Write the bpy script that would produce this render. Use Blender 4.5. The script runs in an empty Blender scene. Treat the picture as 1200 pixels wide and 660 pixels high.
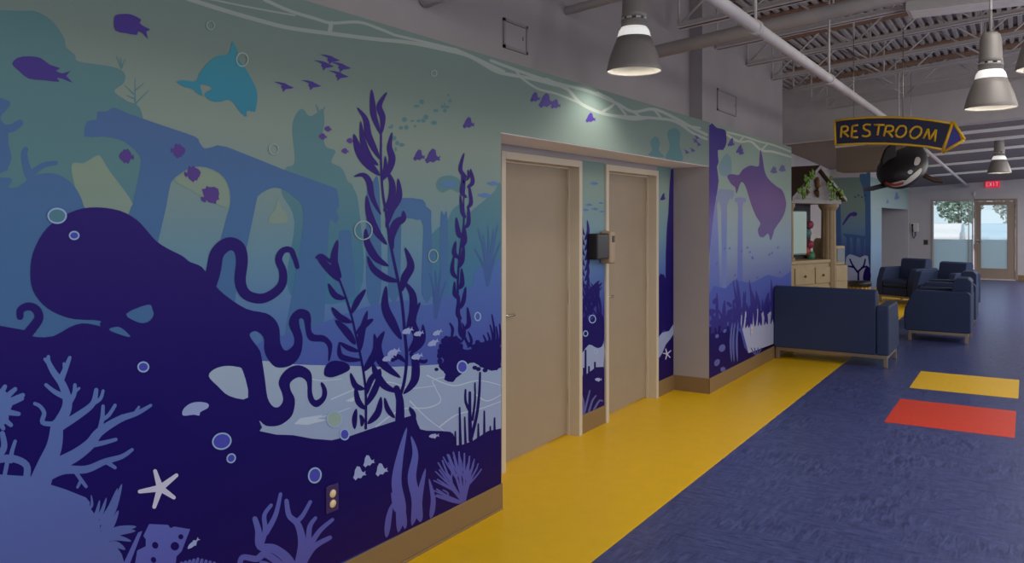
import bpy, bmesh, math, random
from mathutils import Vector, Matrix
from mathutils.geometry import tessellate_polygon
random.seed(7)
SC = bpy.context.scene
COL = SC.collection
PI = math.pi

# ------------------------------------------------------------------ camera model (1200 x 660)
F, CX, HZ, H = 952.0, 600.0, 256.0, 1.645
TH = math.atan(604.0 / F)
CT, ST = math.cos(TH), math.sin(TH)

def ray(u, v):
    r, up = (u - CX) / F, (HZ - v) / F
    return Vector((r * CT - ST, r * ST + CT, up))
def on_x(u, v, X):
    d = ray(u, v); t = X / d.x
    return Vector((X, d.y * t, H + d.z * t))
def on_y(u, v, Y):
    d = ray(u, v); t = Y / d.y
    return Vector((d.x * t, Y, H + d.z * t))
def on_z(u, v, z=0.0):
    d = ray(u, v); t = (z - H) / d.z
    return Vector((d.x * t, d.y * t, z))
def at_depth(u, v, fw):
    d = ray(u, v)
    return Vector((d.x * fw, d.y * fw, H + d.z * fw))

cam_d = bpy.data.cameras.new('camera')
cam = bpy.data.objects.new('camera', cam_d); COL.objects.link(cam)
cam.location = (0, 0, H); cam.rotation_euler = (PI / 2, 0, TH)
cam_d.sensor_width = 36; cam_d.lens = 36 * F / 1200
cam_d.shift_y = -(330 - HZ) / 1200
cam_d.clip_start = .05; cam_d.clip_end = 300
SC.camera = cam

# ------------------------------------------------------------------ materials
K = 2.0
def lin(c):
    c = c / 255.0
    return c / 12.92 if c <= .04045 else ((c + .055) / 1.055) ** 2.4
def D(c, k=None):
    k = K if k is None else k
    return tuple(min(.95, lin(x) * k) for x in c) + (1,)
MATS = {}
def mat(name, c, rough=.6, spec=.3, metal=0.0, noise=0.0, scale=20.0, emit=0.0, k=None, bump=0.0):
    if name in MATS: return MATS[name]
    m = bpy.data.materials.new(name); m.use_nodes = True
    nt = m.node_tree; b = nt.nodes['Principled BSDF']
    col = D(c, k)
    b.inputs['Base Color'].default_value = col
    b.inputs['Roughness'].default_value = rough
    b.inputs['Specular IOR Level'].default_value = spec
    b.inputs['Metallic'].default_value = metal
    if noise or bump:
        tc = nt.nodes.new('ShaderNodeTexCoord'); n = nt.nodes.new('ShaderNodeTexNoise')
        n.inputs['Scale'].default_value = scale; n.inputs['Detail'].default_value = 5
        nt.links.new(tc.outputs['Object'], n.inputs['Vector'])
        if noise:
            r = nt.nodes.new('ShaderNodeValToRGB')
            r.color_ramp.elements[0].position = .3; r.color_ramp.elements[1].position = .7
            r.color_ramp.elements[0].color = tuple(x * (1 - noise) for x in col[:3]) + (1,)
            r.color_ramp.elements[1].color = tuple(min(1, x * (1 + noise)) for x in col[:3]) + (1,)
            nt.links.new(n.outputs['Fac'], r.inputs['Fac']); nt.links.new(r.outputs['Color'], b.inputs['Base Color'])
        if bump:
            bp = nt.nodes.new('ShaderNodeBump'); bp.inputs['Strength'].default_value = bump
            bp.inputs['Distance'].default_value = .004
            nt.links.new(n.outputs['Fac'], bp.inputs['Height']); nt.links.new(bp.outputs['Normal'], b.inputs['Normal'])
    if emit:
        b.inputs['Emission Color'].default_value = tuple(lin(x) for x in c) + (1,)
        b.inputs['Emission Strength'].default_value = emit
    MATS[name] = m
    return m
def print_mat(name, stops, z0=0.0, z1=2.6, k=None):
    """printed ink whose colour runs up the artwork (the print itself is a gradient)"""
    if name in MATS: return MATS[name]
    m = bpy.data.materials.new(name); m.use_nodes = True
    nt = m.node_tree; b = nt.nodes['Principled BSDF']
    b.inputs['Roughness'].default_value = .6; b.inputs['Specular IOR Level'].default_value = .06
    tc = nt.nodes.new('ShaderNodeTexCoord'); sx = nt.nodes.new('ShaderNodeSeparateXYZ')
    mr = nt.nodes.new('ShaderNodeMapRange'); r = nt.nodes.new('ShaderNodeValToRGB')
    mr.inputs['From Min'].default_value = z0; mr.inputs['From Max'].default_value = z1
    nt.links.new(tc.outputs['Object'], sx.inputs[0]); nt.links.new(sx.outputs['Z'], mr.inputs['Value'])
    nt.links.new(mr.outputs[0], r.inputs['Fac']); nt.links.new(r.outputs['Color'], b.inputs['Base Color'])
    el = r.color_ramp.elements
    while len(el) < len(stops): el.new(.5)
    k = 1.75 if k is None else k
    for e, (z, c) in zip(el, sorted(stops)):
        e.position = (z - z0) / (z1 - z0); e.color = D(c, k)
    MATS[name] = m
    return m

# ------------------------------------------------------------------ mesh helpers
class MB:
    def __init__(s): s.v = []; s.f = []; s.mi = []; s.sm = []
    def add(s, vs, fs, mi=0, smooth=False):
        o = len(s.v); s.v += [Vector(p) for p in vs]
        for f in fs: s.f.append([i + o for i in f]); s.mi.append(mi); s.sm.append(smooth)
    def box(s, a, b, mi=0, M=None):
        x0, y0, z0 = a; x1, y1, z1 = b
        vs = [Vector(p) for p in ((x0,y0,z0),(x1,y0,z0),(x1,y1,z0),(x0,y1,z0),(x0,y0,z1),(x1,y0,z1),(x1,y1,z1),(x0,y1,z1))]
        if M is not None: vs = [M @ p for p in vs]
        s.add(vs, [(0,3,2,1),(4,5,6,7),(0,1,5,4),(1,2,6,5),(2,3,7,6),(3,0,4,7)], mi)
    def tube(s, pts, r, n=12, mi=0, caps=True):
        pts = [Vector(p) for p in pts]
        rs = r if isinstance(r, (list, tuple)) else [r] * len(pts)
        rings = []
        up = Vector((0, 0, 1))
        for i, p in enumerate(pts):
            d = (pts[min(i+1, len(pts)-1)] - pts[max(i-1, 0)]).normalized()
            a = d.cross(up)
            if a.length < 1e-3: a = d.cross(Vector((1, 0, 0)))
            a.normalize(); b = d.cross(a)
            rings.append([p + (a * math.cos(2*PI*k/n) + b * math.sin(2*PI*k/n)) * rs[i] for k in range(n)])
        vs = [q for R in rings for q in R]; fs = []
        for i in range(len(pts) - 1):
            for k in range(n):
                fs.append((i*n+k, i*n+(k+1) % n, (i+1)*n+(k+1) % n, (i+1)*n+k))
        s.add(vs, fs, mi, True)
        if caps:
            o = len(s.v) - len(vs)
            s.f.append([o + k for k in range(n)][::-1]); s.mi.append(mi); s.sm.append(False)
            s.f.append([o + (len(pts)-1)*n + k for k in range(n)]); s.mi.append(mi); s.sm.append(False)
    def lathe(s, prof, n=32, mi=0, c=(0,0,0)):
        c = Vector(c); vs = []; fs = []
        for r, z in prof:
            for k in range(n): vs.append(c + Vector((r*math.cos(2*PI*k/n), r*math.sin(2*PI*k/n), z)))
        for i in range(len(prof) - 1):
            for k in range(n): fs.append((i*n+k, i*n+(k+1) % n, (i+1)*n+(k+1) % n, (i+1)*n+k))
        s.add(vs, fs, mi, True)
    def prism(s, pts, off, mi=0):
        """pts: 3-D polygon (flat), extruded by the vector off"""
        pts = [Vector(p) for p in pts]; off = Vector(off); n = len(pts)
        tri = tessellate_polygon([pts])
        vs = pts + [p + off for p in pts]
        fs = [tuple(t) for t in tri] + [tuple(i + n for i in reversed(t)) for t in tri]
        fs += [(i, (i+1) % n, n + (i+1) % n, n + i) for i in range(n)]
        s.add(vs, fs, mi)
    def build(s, name, mats, parent=None, bevel=0.0, seg=2, fix=True, smooth_angle=None):
        me = bpy.data.meshes.new(name)
        me.from_pydata([tuple(p) for p in s.v], [], s.f)
        for m in (mats if isinstance(mats, (list, tuple)) else [mats]): me.materials.append(m)
        for p, mi, sm in zip(me.polygons, s.mi, s.sm): p.material_index = mi; p.use_smooth = sm
        if fix:
            bm = bmesh.new(); bm.from_mesh(me)
            bmesh.ops.recalc_face_normals(bm, faces=bm.faces)
            bm.to_mesh(me); bm.free()
        o = bpy.data.objects.new(name, me); COL.objects.link(o)
        if parent is not None:
            o.parent = parent
        if bevel:
            md = o.modifiers.new('bevel', 'BEVEL'); md.width = bevel; md.segments = seg
            md.limit_method = 'ANGLE'; md.angle_limit = math.radians(35)
            for p in me.polygons: p.use_smooth = True
            w = o.modifiers.new('wn', 'WEIGHTED_NORMAL'); w.keep_sharp = True
        return o
def tag(o, label=None, cat=None, group=None, kind=None):
    if label: o['label'] = label
    if cat: o['category'] = cat
    if group: o['group'] = group
    if kind: o['kind'] = kind
    return o
def struct(o, label=None, cat=None):
    return tag(o, label, cat, None, 'structure')
def empty(name, loc=(0,0,0), rz=0.0):
    o = bpy.data.objects.new(name, None); COL.objects.link(o)
    o.location = loc; o.rotation_euler = (0, 0, rz); o.empty_display_size = .1
    return o
def copy_tree(o, parent=None):
    c = o.copy(); COL.objects.link(c)
    if parent is not None: c.parent = parent
    for ch in list(o.children): copy_tree(ch, c)
    return c

# ------------------------------------------------------------------ shared materials
M_wall = mat('wall paint', (118, 112, 112), .8, .15, noise=.03, scale=3)
M_wall_far = mat('wall paint end', (134, 130, 132), .8, .15, noise=.03, scale=3)
M_ceil = mat('ceiling steel paint', (146, 140, 138), .6, .3, noise=.05, scale=6)
M_deck = mat('deck paint', (128, 122, 120), .7, .2, noise=.08, scale=5)
M_gap_lit = mat('lit gap brown', (120, 96, 82), .8, .1)  # brown puts the orange-lit gaps under the deck into the chord colour
M_base = mat('cove base tan', (98, 78, 50), .55, .3)
M_cream = mat('frame cream', (150, 140, 124), .5, .35)
M_door = mat('door taupe', (116, 103, 86), .55, .3, noise=.03, scale=4)
M_metal = mat('brushed metal', (130, 124, 116), .35, .5, 1.0)
M_dkmetal = mat('lamp grey metal', (102, 97, 93), .45, .5, .15)
M_yellow = mat('yellow vinyl', (176, 138, 8), .38, .35, noise=.025, scale=9)
M_red = mat('red vinyl', (158, 46, 30), .4, .35, noise=.06, scale=30)
M_ytile = mat('yellow vinyl tile', (178, 140, 26), .4, .35, noise=.06, scale=30)
M_black = mat('black plastic', (20, 18, 20), .4, .4)
M_white = mat('white plastic', (150, 146, 142), .5, .4)

def lino():
    m = bpy.data.materials.new('blue linoleum'); m.use_nodes = True
    nt = m.node_tree; b = nt.nodes['Principled BSDF']
    b.inputs['Roughness'].default_value = .3; b.inputs['Specular IOR Level'].default_value = .35
    tc = nt.nodes.new('ShaderNodeTexCoord')
    mp = nt.nodes.new('ShaderNodeMapping'); mp.inputs['Scale'].default_value = (9, 60, 1); mp.inputs['Rotation'].default_value = (0, 0, .35)
    n1 = nt.nodes.new('ShaderNodeTexNoise'); n1.inputs['Scale'].default_value = 1; n1.inputs['Detail'].default_value = 6
    n1.inputs['Distortion'].default_value = 1.2
    n2 = nt.nodes.new('ShaderNodeTexNoise'); n2.inputs['Scale'].default_value = 2.0; n2.inputs['Detail'].default_value = 4
    mp2 = nt.nodes.new('ShaderNodeMapping'); mp2.inputs['Scale'].default_value = (40, 7, 1); mp2.inputs['Rotation'].default_value = (0, 0, -.5)
    n3 = nt.nodes.new('ShaderNodeTexNoise'); n3.inputs['Scale'].default_value = 1; n3.inputs['Detail'].default_value = 6; n3.inputs['Distortion'].default_value = 1.0
    mixf = nt.nodes.new('ShaderNodeMix'); mixf.data_type = 'FLOAT'
    r2 = nt.nodes.new('ShaderNodeValToRGB'); r2.color_ramp.elements[0].position = .4; r2.color_ramp.elements[1].position = .6
    ramp = nt.nodes.new('ShaderNodeValToRGB')
    ramp.color_ramp.elements[0].position = .36; ramp.color_ramp.elements[0].color = D((35, 40, 74))
    ramp.color_ramp.elements[1].position = .66; ramp.color_ramp.elements[1].color = D((60, 67, 105))
    L = nt.links.new
    L(tc.outputs['Object'], mp.inputs[0]); L(mp.outputs[0], n1.inputs['Vector'])
    L(tc.outputs['Object'], mp2.inputs[0]); L(mp2.outputs[0], n3.inputs['Vector'])
    L(tc.outputs['Object'], n2.inputs['Vector']); L(n2.outputs['Fac'], r2.inputs['Fac'])
    L(r2.outputs['Color'], mixf.inputs['Factor']); L(n1.outputs['Fac'], mixf.inputs['A']); L(n3.outputs['Fac'], mixf.inputs['B'])
    L(mixf.outputs['Result'], ramp.inputs['Fac']); L(ramp.outputs['Color'], b.inputs['Base Color'])
    return m
M_lino = lino()

# ------------------------------------------------------------------ room shell
XW, XB = -2.517, -2.867          # mural wall plane, back wall of the door recess
YR0, YR1, YE = 3.85, 7.41, 10.55  # recess start, recess end, end of the mural wall
ZT, ZS = 2.545, 2.132            # top of the print, underside of the soffit
XF, YS, YA, YF = -2.8, 18.54, 20.1, 25.3

b = MB(); b.box((-6, -3, -.2), (5, 30, 0)); fl = struct(b.build('floor', M_lino))
b = MB()
for a in (((XB-.12, -3, 0), (-1.76, YE, .0015)), ((-3.6, YE, 0), (-1.76, 20, .0015))): b.box(*a)
struct(b.build('trim_1', M_yellow))
b = MB(); b.box((-.978, 7.15, 0), (-.08, 8.15, .0015)); struct(b.build('trim_2', M_red))
b = MB(); b.box((-.968, 8.73, 0), (-.07, 9.74, .0015)); struct(b.build('trim_3', M_ytile))

DO = [(4.42, 5.44), (5.955, 6.95)]        # door openings along Y
CW = .05                                  # casing width
def wall_left():
    b = MB()
    b.box((-3.15, -3, 0), (XW, YR0, ZT))
    b.box((-3.15, YR0, ZS), (XW, YR1, ZT))
    b.box((-3.15, YR1, 0), (XW, YE, ZT))
    ys = [YR0] + [y for d in DO for y in (d[0]-.03, d[1]+.03)] + [YR1]
    for i in range(0, len(ys), 2): b.box((-3.15, ys[i], 0), (XB, ys[i+1], ZS))
    for d in DO: b.box((-3.15, d[0]-.03, 2.07), (XB, d[1]+.03, ZS))
    return b.build('wall_left', [M_wall])
struct(wall_left())
b = MB()
b.box((-3.3, -3, ZT), (-2.753, 7.536, 4.15)); b.box((-3.3, 7.536, ZT), (-2.626, YE, 4.15))
struct(b.build('wall_upper', M_wall))
# soffit sheet under the header, its pale colour standing in for the recess light
b = MB(); b.box((XB, YR0, ZS-.004), (XW-.002, YR1, ZS)); struct(b.build('trim_4', mat('soffit lit pale', (176, 172, 172), .7, .2)))

b = MB()
b.box((-3.75, YE, 0), (-3.6, YS, 4.15)); b.box((-3.75, YS, 0), (XF, YS+.15, 3.0))
b.box((XF-.15, YS+.15, 0), (XF, YA, 3.0)); b.box((XF-.15, YA, 1.89), (XF, 25.0, 3.0))
b.box((-5.2, YA-.2, 0), (XF-.15, YA-.05, 3.0)); b.box((-5.2, YA-.05, 0), (-5.05, 25.0, 3.0))
b.box((-5.2, 25.0, 0), (XF, 25.15, 3.0)); b.box((-5.05, YA-.05, 2.35), (XF-.15, 25.0, 2.45))
b.box((-3.75, YE-.15, 0), (-3.15, YE, 4.15))
struct(b.build('wall_alcove', M_wall_far))

WX = (-2.20, -1.27); DX = (-1.19, -.267); ZW = 2.11
b = MB()
b.box((XF-.2, YF, 0), (WX[0]-.05, YF+.18, 3.0)); b.box((WX[0]-.05, YF, ZW+.06), (DX[1]+.05, YF+.18, 3.0))
b.box((DX[1]+.05, YF, 0), (5, YF+.18, 3.0))
struct(b.build('wall_end', M_wall_far))
b = MB(); b.box((4.85, -3, 2.7), (5, YF, 4.4)); b.box((4.85, -3, 0), (5, YF, .12))
for k in range(9): b.box((4.85, -3+k*3.5, .12), (5, -2.85+k*3.5, 2.7))
struct(b.build('wall_right', M_wall))

# cove bases
BH = .145
b = MB(); b.box((XW, -3, 0), (XW+.008, YR0, BH)); b.box((XW, -3, 0), (XW+.016, YR0, .014))
b.box((XW-.3, YR0, 0), (XW+.008, YR0+.008, BH)); struct(b.build('baseboard_left', M_base, bevel=.003))
b = MB()
b.box((XB, DO[0][1]+CW, 0), (XB+.008, DO[1][0]-CW, BH)); b.box((XB, DO[1][1]+CW, 0), (XB+.008, YR1, BH))
b.box((XB, YR1-.008, 0), (XW+.008, YR1, BH)); b.box((XW, YR1-.008, 0), (XW+.008, YE, BH))
struct(b.build('baseboard_recess', M_base, bevel=.003))
b = MB(); b.box((DX[1]+.06, YF-.01, 0), (5, YF, BH)); b.box((XF, YF-.01, 0), (WX[0]-.06, YF, BH))
b.box((-3.6, YS-.01, 0), (XF+.01, YS, BH)); b.box((XF, YS, 0), (XF+.01, YA, BH))
struct(b.build('baseboard_end', M_base))

# interior doors
def make_door(n, y0, y1):
    r = empty('door_%d' % n, (XB, (y0+y1)/2, 0)); w = (y1-y0)/2
    struct(r)
    b = MB()
    for s in (-1, 1):
        b.box((-.13, s*w, 0), (.018, s*(w+CW), 2.03+CW))
        b.box((-.13, s*(w-.012), 0), (-.062, s*w, 2.03))
    b.box((-.13, -w, 2.03), (.018, w, 2.03+CW)); b.box((-.13, -w, 2.018), (-.062, w, 2.03))
    b.build('frame', M_cream, r, bevel=.004)
    b = MB(); b.box((-.125, -w+.006, .014), (-.082, w-.006, 2.022)); b.build('leaf', M_door, r, bevel=.002)
    b = MB(); y = -w+.07
    b.lathe([(.0, 0), (.027, 0), (.027, .008), (.011, .011), (.011, .05), (0, .05)], 20)
    for p in b.v:
        p.x, p.y, p.z = p.z - .082, p.x + y, p.y + 1.0
    b.tube([(-.038, y, 1.0), (-.034, y+.03, 1.0), (-.034, y+.115, .998), (-.045, y+.125, .998)], .009, 10)
    b.build('handle', M_metal, r)
    for z in (.25, 1.0, 1.8):
        b = MB(); b.tube([(-.076, w-.006, z), (-.076, w-.006, z+.1)], .007, 8); b.build('hinge', M_metal, r)
make_door(1, *DO[0]); make_door(2, *DO[1])

# ceiling: sloping corrugated deck carried by open-web joists
SL = .092
def zj(X): return 3.33 + SL * (X + 2.63)
JD = .5
def deck():
    b = MB(); x = -3.7; prof = []
    while x < 5.1:
        prof += [(x, 0), (x+.04, 0), (x+.05, .045), (x+.09, .045)]; x += .1
    Y0, Y1 = -3, 13.85
    vs = [(px, y, zj(px)+JD+pz) for px, pz in prof for y in (Y0, Y1)]
    fs = [(2*i, 2*i+1, 2*i+3, 2*i+2) for i in range(len(prof)-1)]
    b.add(vs, fs)
    b.box((-3.7, Y0, 4.4), (5.1, Y1, 4.45))
    return b.build('ceiling', M_deck, fix=False)
struct(deck())
JY = [7.95 + 1.05*k for k in range(-4, 6)]
ORD = ['first', 'second', 'third', 'fourth', 'fifth', 'sixth', 'seventh', 'eighth', 'ninth', 'tenth']
def joist():
    r = empty('roof_joist'); X0, X1 = -2.62, 4.85
    def sl(x0, x1, y0, y1, z0, z1, b):
        vs = [(x, y, zj(x)+z) for x in (x0, x1) for y in (y0, y1) for z in (z0, z1)]
        b.add(vs, [(0,1,3,2),(4,6,7,5),(0,4,5,1),(2,3,7,6),(0,2,6,4),(1,5,7,3)])
    b = MB()
    for s in (-1, 1): sl(X0, X1, s*.012, s*.062, 0, .008, b); sl(X0, X1, s*.012, s*.02, 0, .05, b)
    b.build('bottom_chord', M_ceil, r)
    b = MB()
    for s in (-1, 1): sl(X0-.3, X1, s*.012, s*.062, JD-.012, JD-.004, b); sl(X0-.3, X1, s*.012, s*.02, JD-.05, JD-.004, b)
    sl(X0-.3, X1, -.05, .05, JD-.003, JD+.02, b)
    b.build('top_chord', M_gap_lit, r)
    b = MB(); x = X0; up = False; pts = []
    while x < X1: pts.append((x, 0, zj(x) + (JD-.03 if up else .025))); up = not up; x += .55
    for p, q in zip(pts, pts[1:]): b.tube([p, q], .011, 6)
    for p in pts[::2]: b.tube([p, (p[0], 0, zj(p[0])+JD-.03)], .011, 6)
    b.build('web', M_ceil, r)
    return r
j0 = joist()
for i, y in enumerate(JY):
    j = j0 if i == 0 else copy_tree(j0)
    j.location = (0, y, 0)
    tag(j, 'white painted open-web steel roof joist, %s of the row counting from the near end' % ORD[i], 'joist', 'roof joists under the metal deck')

# bulkhead and the lower ceiling behind it
YBK = 13.75
def zl(X, Y):
    t = (Y - YBK) / (YF - YBK)
    return (2.88 + .063*(X+3.4)) * (1-t) + (2.51 + .066*(X+2.8)) * t
b = MB()
xs = (-3.75, 5)
vs = [(x, y, zl(x, y0) if k == 0 else zj(x)+.62) for x in xs for y, y0 in ((YBK, YBK), (YBK+.3, YBK)) for k in (0, 1)]
b.add(vs, [(0,1,3,2),(4,6,7,5),(0,4,5,1),(2,3,7,6),(0,2,6,4),(1,5,7,3)])
struct(b.build('trim_5', M_ceil))
b = MB()
vs = [(x, y, zl(x, y)+z) for x in (-5.2, 5) for y in (YBK+.3, YF+.18) for z in (0, .1)]
b.add(vs, [(0,1,3,2),(4,6,7,5),(0,4,5,1),(2,3,7,6),(0,2,6,4),(1,5,7,3)])
struct(b.build('ceiling_lower', mat('lower ceiling paint', (102, 95, 92), .75, .2)))
M_strip = mat('bright beam paint', (178, 175, 174), .45, .4)
for i, y in enumerate((14.6, 15.8, 17.3, 19.4, 21.8)):
    b = MB()
    vs = [(x, yy, zl(x, y)+z) for x in (-2.75, 4.8) for yy in (y-.05, y+.05) for z in (-.045, .0)]
    b.add(vs, [(0,1,3,2),(4,6,7,5),(0,4,5,1),(2,3,7,6),(0,2,6,4),(1,5,7,3)])
    tag(b.build('ceiling_beam', M_strip), 'thin pale beam across the lower ceiling, %s behind the bulkhead' % ORD[i], 'beam', 'thin beams under the lower ceiling')
b = MB(); p0 = on_y(980, 201, 13.2); p1 = on_y(1058, 195, 13.2)
b.box((p0.x, 13.2, p0.z), (p1.x, 13.75, 2.72))
tag(b.build('duct_box', mat('duct tan grey', (98, 86, 74), .7, .2), bevel=.01), 'tan-grey boxed duct under the bulkhead behind the hanging orca', 'duct')

# pipes
def pipe(pts, r, label, hang=()):
    root = empty('ceiling_pipe', pts[0])
    b = MB(); o = Vector(pts[0])
    b.tube([Vector(p)-o for p in pts], r, 16); b.build('pipe', M_ceil, root)
    for h in hang:
        q = Vector(h)-o
        b = MB(); b.tube([q, q+Vector((0, 0, zj(h[0])+.05-h[2]))], .009, 8)
        b.tube([q+Vector((0, -.025, 0)), q+Vector((0, .025, 0))], r*1.25, 16); b.build('hanger', M_ceil, root)
    tag(root, label, 'pipe')
pipe([(-1.35, -1, 2.768), (-1.35, 13.7, 2.768)], .036,
     'long white pipe running down the corridor under the joists', [(-1.35, 4.8, 2.768), (-1.35, 6.9, 2.768), (-1.35, 11.1, 2.768)])
pipe([(-1.35, 14.06, 2.72), (-1.35, 25.2, 2.51)], .03, 'thin white pipe under the lower ceiling beyond the bulkhead')
pipe([(-2.75, 6.33, 3.01), (3.5, 6.33, 3.68)], .055, 'thick white pipe crossing the ceiling behind the nearest pendant lamp')
pipe([(-2.75, 5.05, 3.11), (3.5, 5.05, 3.76)], .03, 'slim white pipe leaving the upper wall left of the nearest lamp')
pipe([(-2.75, 3.45, 2.83), (-2.62, 3.45, 2.85), (-1.2, 3.45, 3.08)], .05, 'grey round pipe at the top of the picture, farthest left')

# linear light box at the top of the frame
def linear_box(loc, label):
    r = empty('ceiling_light_box', loc)
    b = MB(); b.box((0, 0, 0), (1.3, .34, .09)); b.build('housing', M_white, r, bevel=.008)
    b = MB()
    for k in (0, 1): b.box((.03, .03+k*.15, -.004), (1.27, .16+k*.15, 0))
    b.build('diffuser', mat('diffuser', (175, 172, 168), .4, .3), r)
    for x in (.15, 1.15):
        b = MB(); b.tube([(x, .17, .09), (x, .17, zj(loc[0]+x)+.1-loc[2])], .008, 8); b.build('hanger', M_metal, r)
    tag(r, label, 'light fixture')
p = at_depth(1061, 13, 7.0)
linear_box((p.x, p.y, p.z), 'white rectangular light box among the joists at the top of the frame')

# access panels
def hatch(y, z, X, w, h, label):
    r = empty('access_panel', (X, y, z))
    b = MB()
    for a in (((0, -w, -h), (.012, -w+.018, h)), ((0, w-.018, -h), (.012, w, h)), ((0, -w, -h), (.012, w, -h+.018)), ((0, -w, h-.018), (.012, w, h))): b.box(*a)
    b.build('frame', mat('hatch frame', (104, 98, 97), .6, .3), r)
    b = MB(); b.box((0, -w+.02, -h+.02), (.007, w-.02, h-.02)); b.build('hatch', M_wall, r)
    b = MB(); b.box((.007, w-.06, -.012), (.012, w-.045, .012)); b.build('latch', M_metal, r)
    tag(r, label, 'access panel')
for (u0, u1, v0, v1, X, lab) in ((589, 617, 22, 64, -2.753, 'square access hatch in the white wall above the first door'),
                                 (840, 862, 104, 137, -2.626, 'small access hatch on the white wall block above the dolphin mural')):
    a, c = on_x(u0, (v0+v1)/2, X), on_x(u1, (v0+v1)/2, X)
    m = on_x((u0+u1)/2, (v0+v1)/2, X); t = on_x((u0+u1)/2, v0+4, X)
    hatch((a.y+c.y)/2, m.z, X, (c.y-a.y)/2, t.z-m.z, lab)

# ------------------------------------------------------------------ printed mural
def cr(pts, n=6, closed=False):
    P = [Vector((p[0], p[1])) for p in pts]; N = len(P); out = []
    rng = range(N) if closed else range(N-1)
    for i in rng:
        if closed: a, b_, c, d = P[(i-1) % N], P[i], P[(i+1) % N], P[(i+2) % N]
        else: a, b_, c, d = P[max(i-1, 0)], P[i], P[i+1], P[min(i+2, N-1)]
        for k in range(n):
            t = k/n
            out.append(.5*((2*b_) + (c-a)*t + (2*a-5*b_+4*c-d)*t*t + (3*b_-a-3*c+d)*t**3))
    if not closed: out.append(P[-1])
    return out
class Art:
    """flat shapes of a wall print, gathered in the wall's own plane"""
    def __init__(s, proj):
        s.b = MB(); s.k = 0; Art.N = getattr(Art, 'N', 0) + 1; base = (Art.N % 5)*4.5e-5
        s.proj = lambda u, v: proj(u, v, base + s.k*1.0e-6)
    def tri(s, pts):
        v3 = [Vector((p[0], p[1], 0)) for p in pts]; s.k += 1
        s.b.add([s.proj(p[0], p[1]) for p in pts], [tuple(t) for t in tessellate_polygon([v3])])
    def poly(s, pts, smooth=True, n=5): s.tri(cr(pts, n, True) if smooth else pts); return s
    def strip(s, P, W):
        L, R = [], []; s.k += 1
        for i, p in enumerate(P):
            d = P[min(i+1, len(P)-1)] - P[max(i-1, 0)]
            nrm = Vector((-d.y, d.x)); nrm = nrm.normalized() if nrm.length > 1e-6 else Vector((1, 0))
            L.append(p + nrm*W[i]/2); R.append(p - nrm*W[i]/2)
        vs = [s.proj(*q) for q in L] + [s.proj(*q) for q in R]; m = len(P)
        s.b.add(vs, [(i, i+1, m+i+1, m+i) for i in range(m-1)])
    def stroke(s, pts, w0, w1=None, cap=True, n=5):
        w1 = w0 if w1 is None else w1
        P = cr(pts, n) if len(pts) > 2 else [Vector(pts[0]), (Vector(pts[0])+Vector(pts[1]))/2, Vector(pts[1])]
        m = len(P); W = [w0 + (w1-w0)*i/(m-1) for i in range(m)]
        s.strip(P, W)
        if cap:
            for p, w in ((P[0], w0), (P[-1], w1)): s.ell(p.x, p.y, w/2, w/2, n=12)
        return s
    def leaf(s, pts, w, pk=.45):
        P = cr(pts, 7) if len(pts) > 2 else [Vector(pts[0]).lerp(Vector(pts[1]), k/8) for k in range(9)]
        m = len(P); W = []
        for i in range(m):
            t = i/(m-1); t = .5*t/pk if t < pk else .5+.5*(t-pk)/(1-pk)
            W.append(.5 + .94*w*max(0, math.sin(PI*t))**.8)
        W[0] = W[-1] = .3
        s.strip(P, W); return s
    def ell(s, cx, cy, rx, ry, rot=0.0, n=28):
        c, q = math.cos(rot), math.sin(rot); s.k += 1
        pts = [(cx + rx*math.cos(2*PI*k/n)*c - ry*math.sin(2*PI*k/n)*q, cy + rx*math.cos(2*PI*k/n)*q + ry*math.sin(2*PI*k/n)*c) for k in range(n)]
        s.b.add([s.proj(*p) for p in pts], [tuple(range(n))]); return s
    def ring(s, cx, cy, rx, ry, w, rot=0.0, n=32):
        c, q = math.cos(rot), math.sin(rot); vs = []; s.k += 1
        for f in (1, 0):
            for k in range(n):
                a, bb = (rx-w*(1-f))*math.cos(2*PI*k/n), (ry-w*(1-f))*math.sin(2*PI*k/n)
                vs.append(s.proj(cx + a*c - bb*q, cy + a*q + bb*c))
        s.b.add(vs, [(k, (k+1) % n, n+(k+1) % n, n+k) for k in range(n)]); return s
    def tmpl(s, pts, cx, cy, sx, sy=None, rot=0.0, smooth=False):
        sy = sx if sy is None else sy; c, q = math.cos(rot), math.sin(rot)
        P = [(cx + x*sx*c - y*sy*q, cy + x*sx*q + y*sy*c) for x, y in pts]
        return s.poly(P, smooth, 4)
    def done(s, name, m, parent, label=None):
        o = s.b.build(name, m, parent, fix=False)
        if label: o['label'] = label
        return o

P_bg = print_mat('print water', [(0.0, (36, 38, 98)), (.75, (48, 60, 118)), (1.0, (58, 82, 134)), (1.25, (70, 98, 138)), (1.5, (84, 114, 130)), (1.75, (101, 119, 116)), (2.0, (109, 119, 110)), (2.25, (96, 108, 101)), (2.55, (90, 104, 98))])
P_far = print_mat('print far teal', [(.9, (58, 84, 128)), (1.2, (52, 92, 128)), (1.5, (60, 98, 118)), (1.8, (76, 106, 110)), (2.1, (74, 102, 104)), (2.5, (68, 96, 98))])
P_cr = print_mat('print cream', [(1.4, (102, 122, 118)), (1.8, (108, 122, 108)), (2.2, (104, 116, 102))])
P_ruin = print_mat('print ruin blue', [(1.0, (60, 84, 128)), (1.3, (58, 88, 126)), (1.7, (62, 90, 124)), (2.1, (66, 84, 118))])
P_hill = print_mat('print hill blue', [(.6, (56, 62, 128)), (1.0, (60, 72, 136)), (1.4, (64, 90, 138))])
P_coralb = print_mat('print coral blue', [(1.0, (52, 66, 122)), (1.4, (56, 80, 122)), (1.8, (70, 96, 120))])
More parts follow.
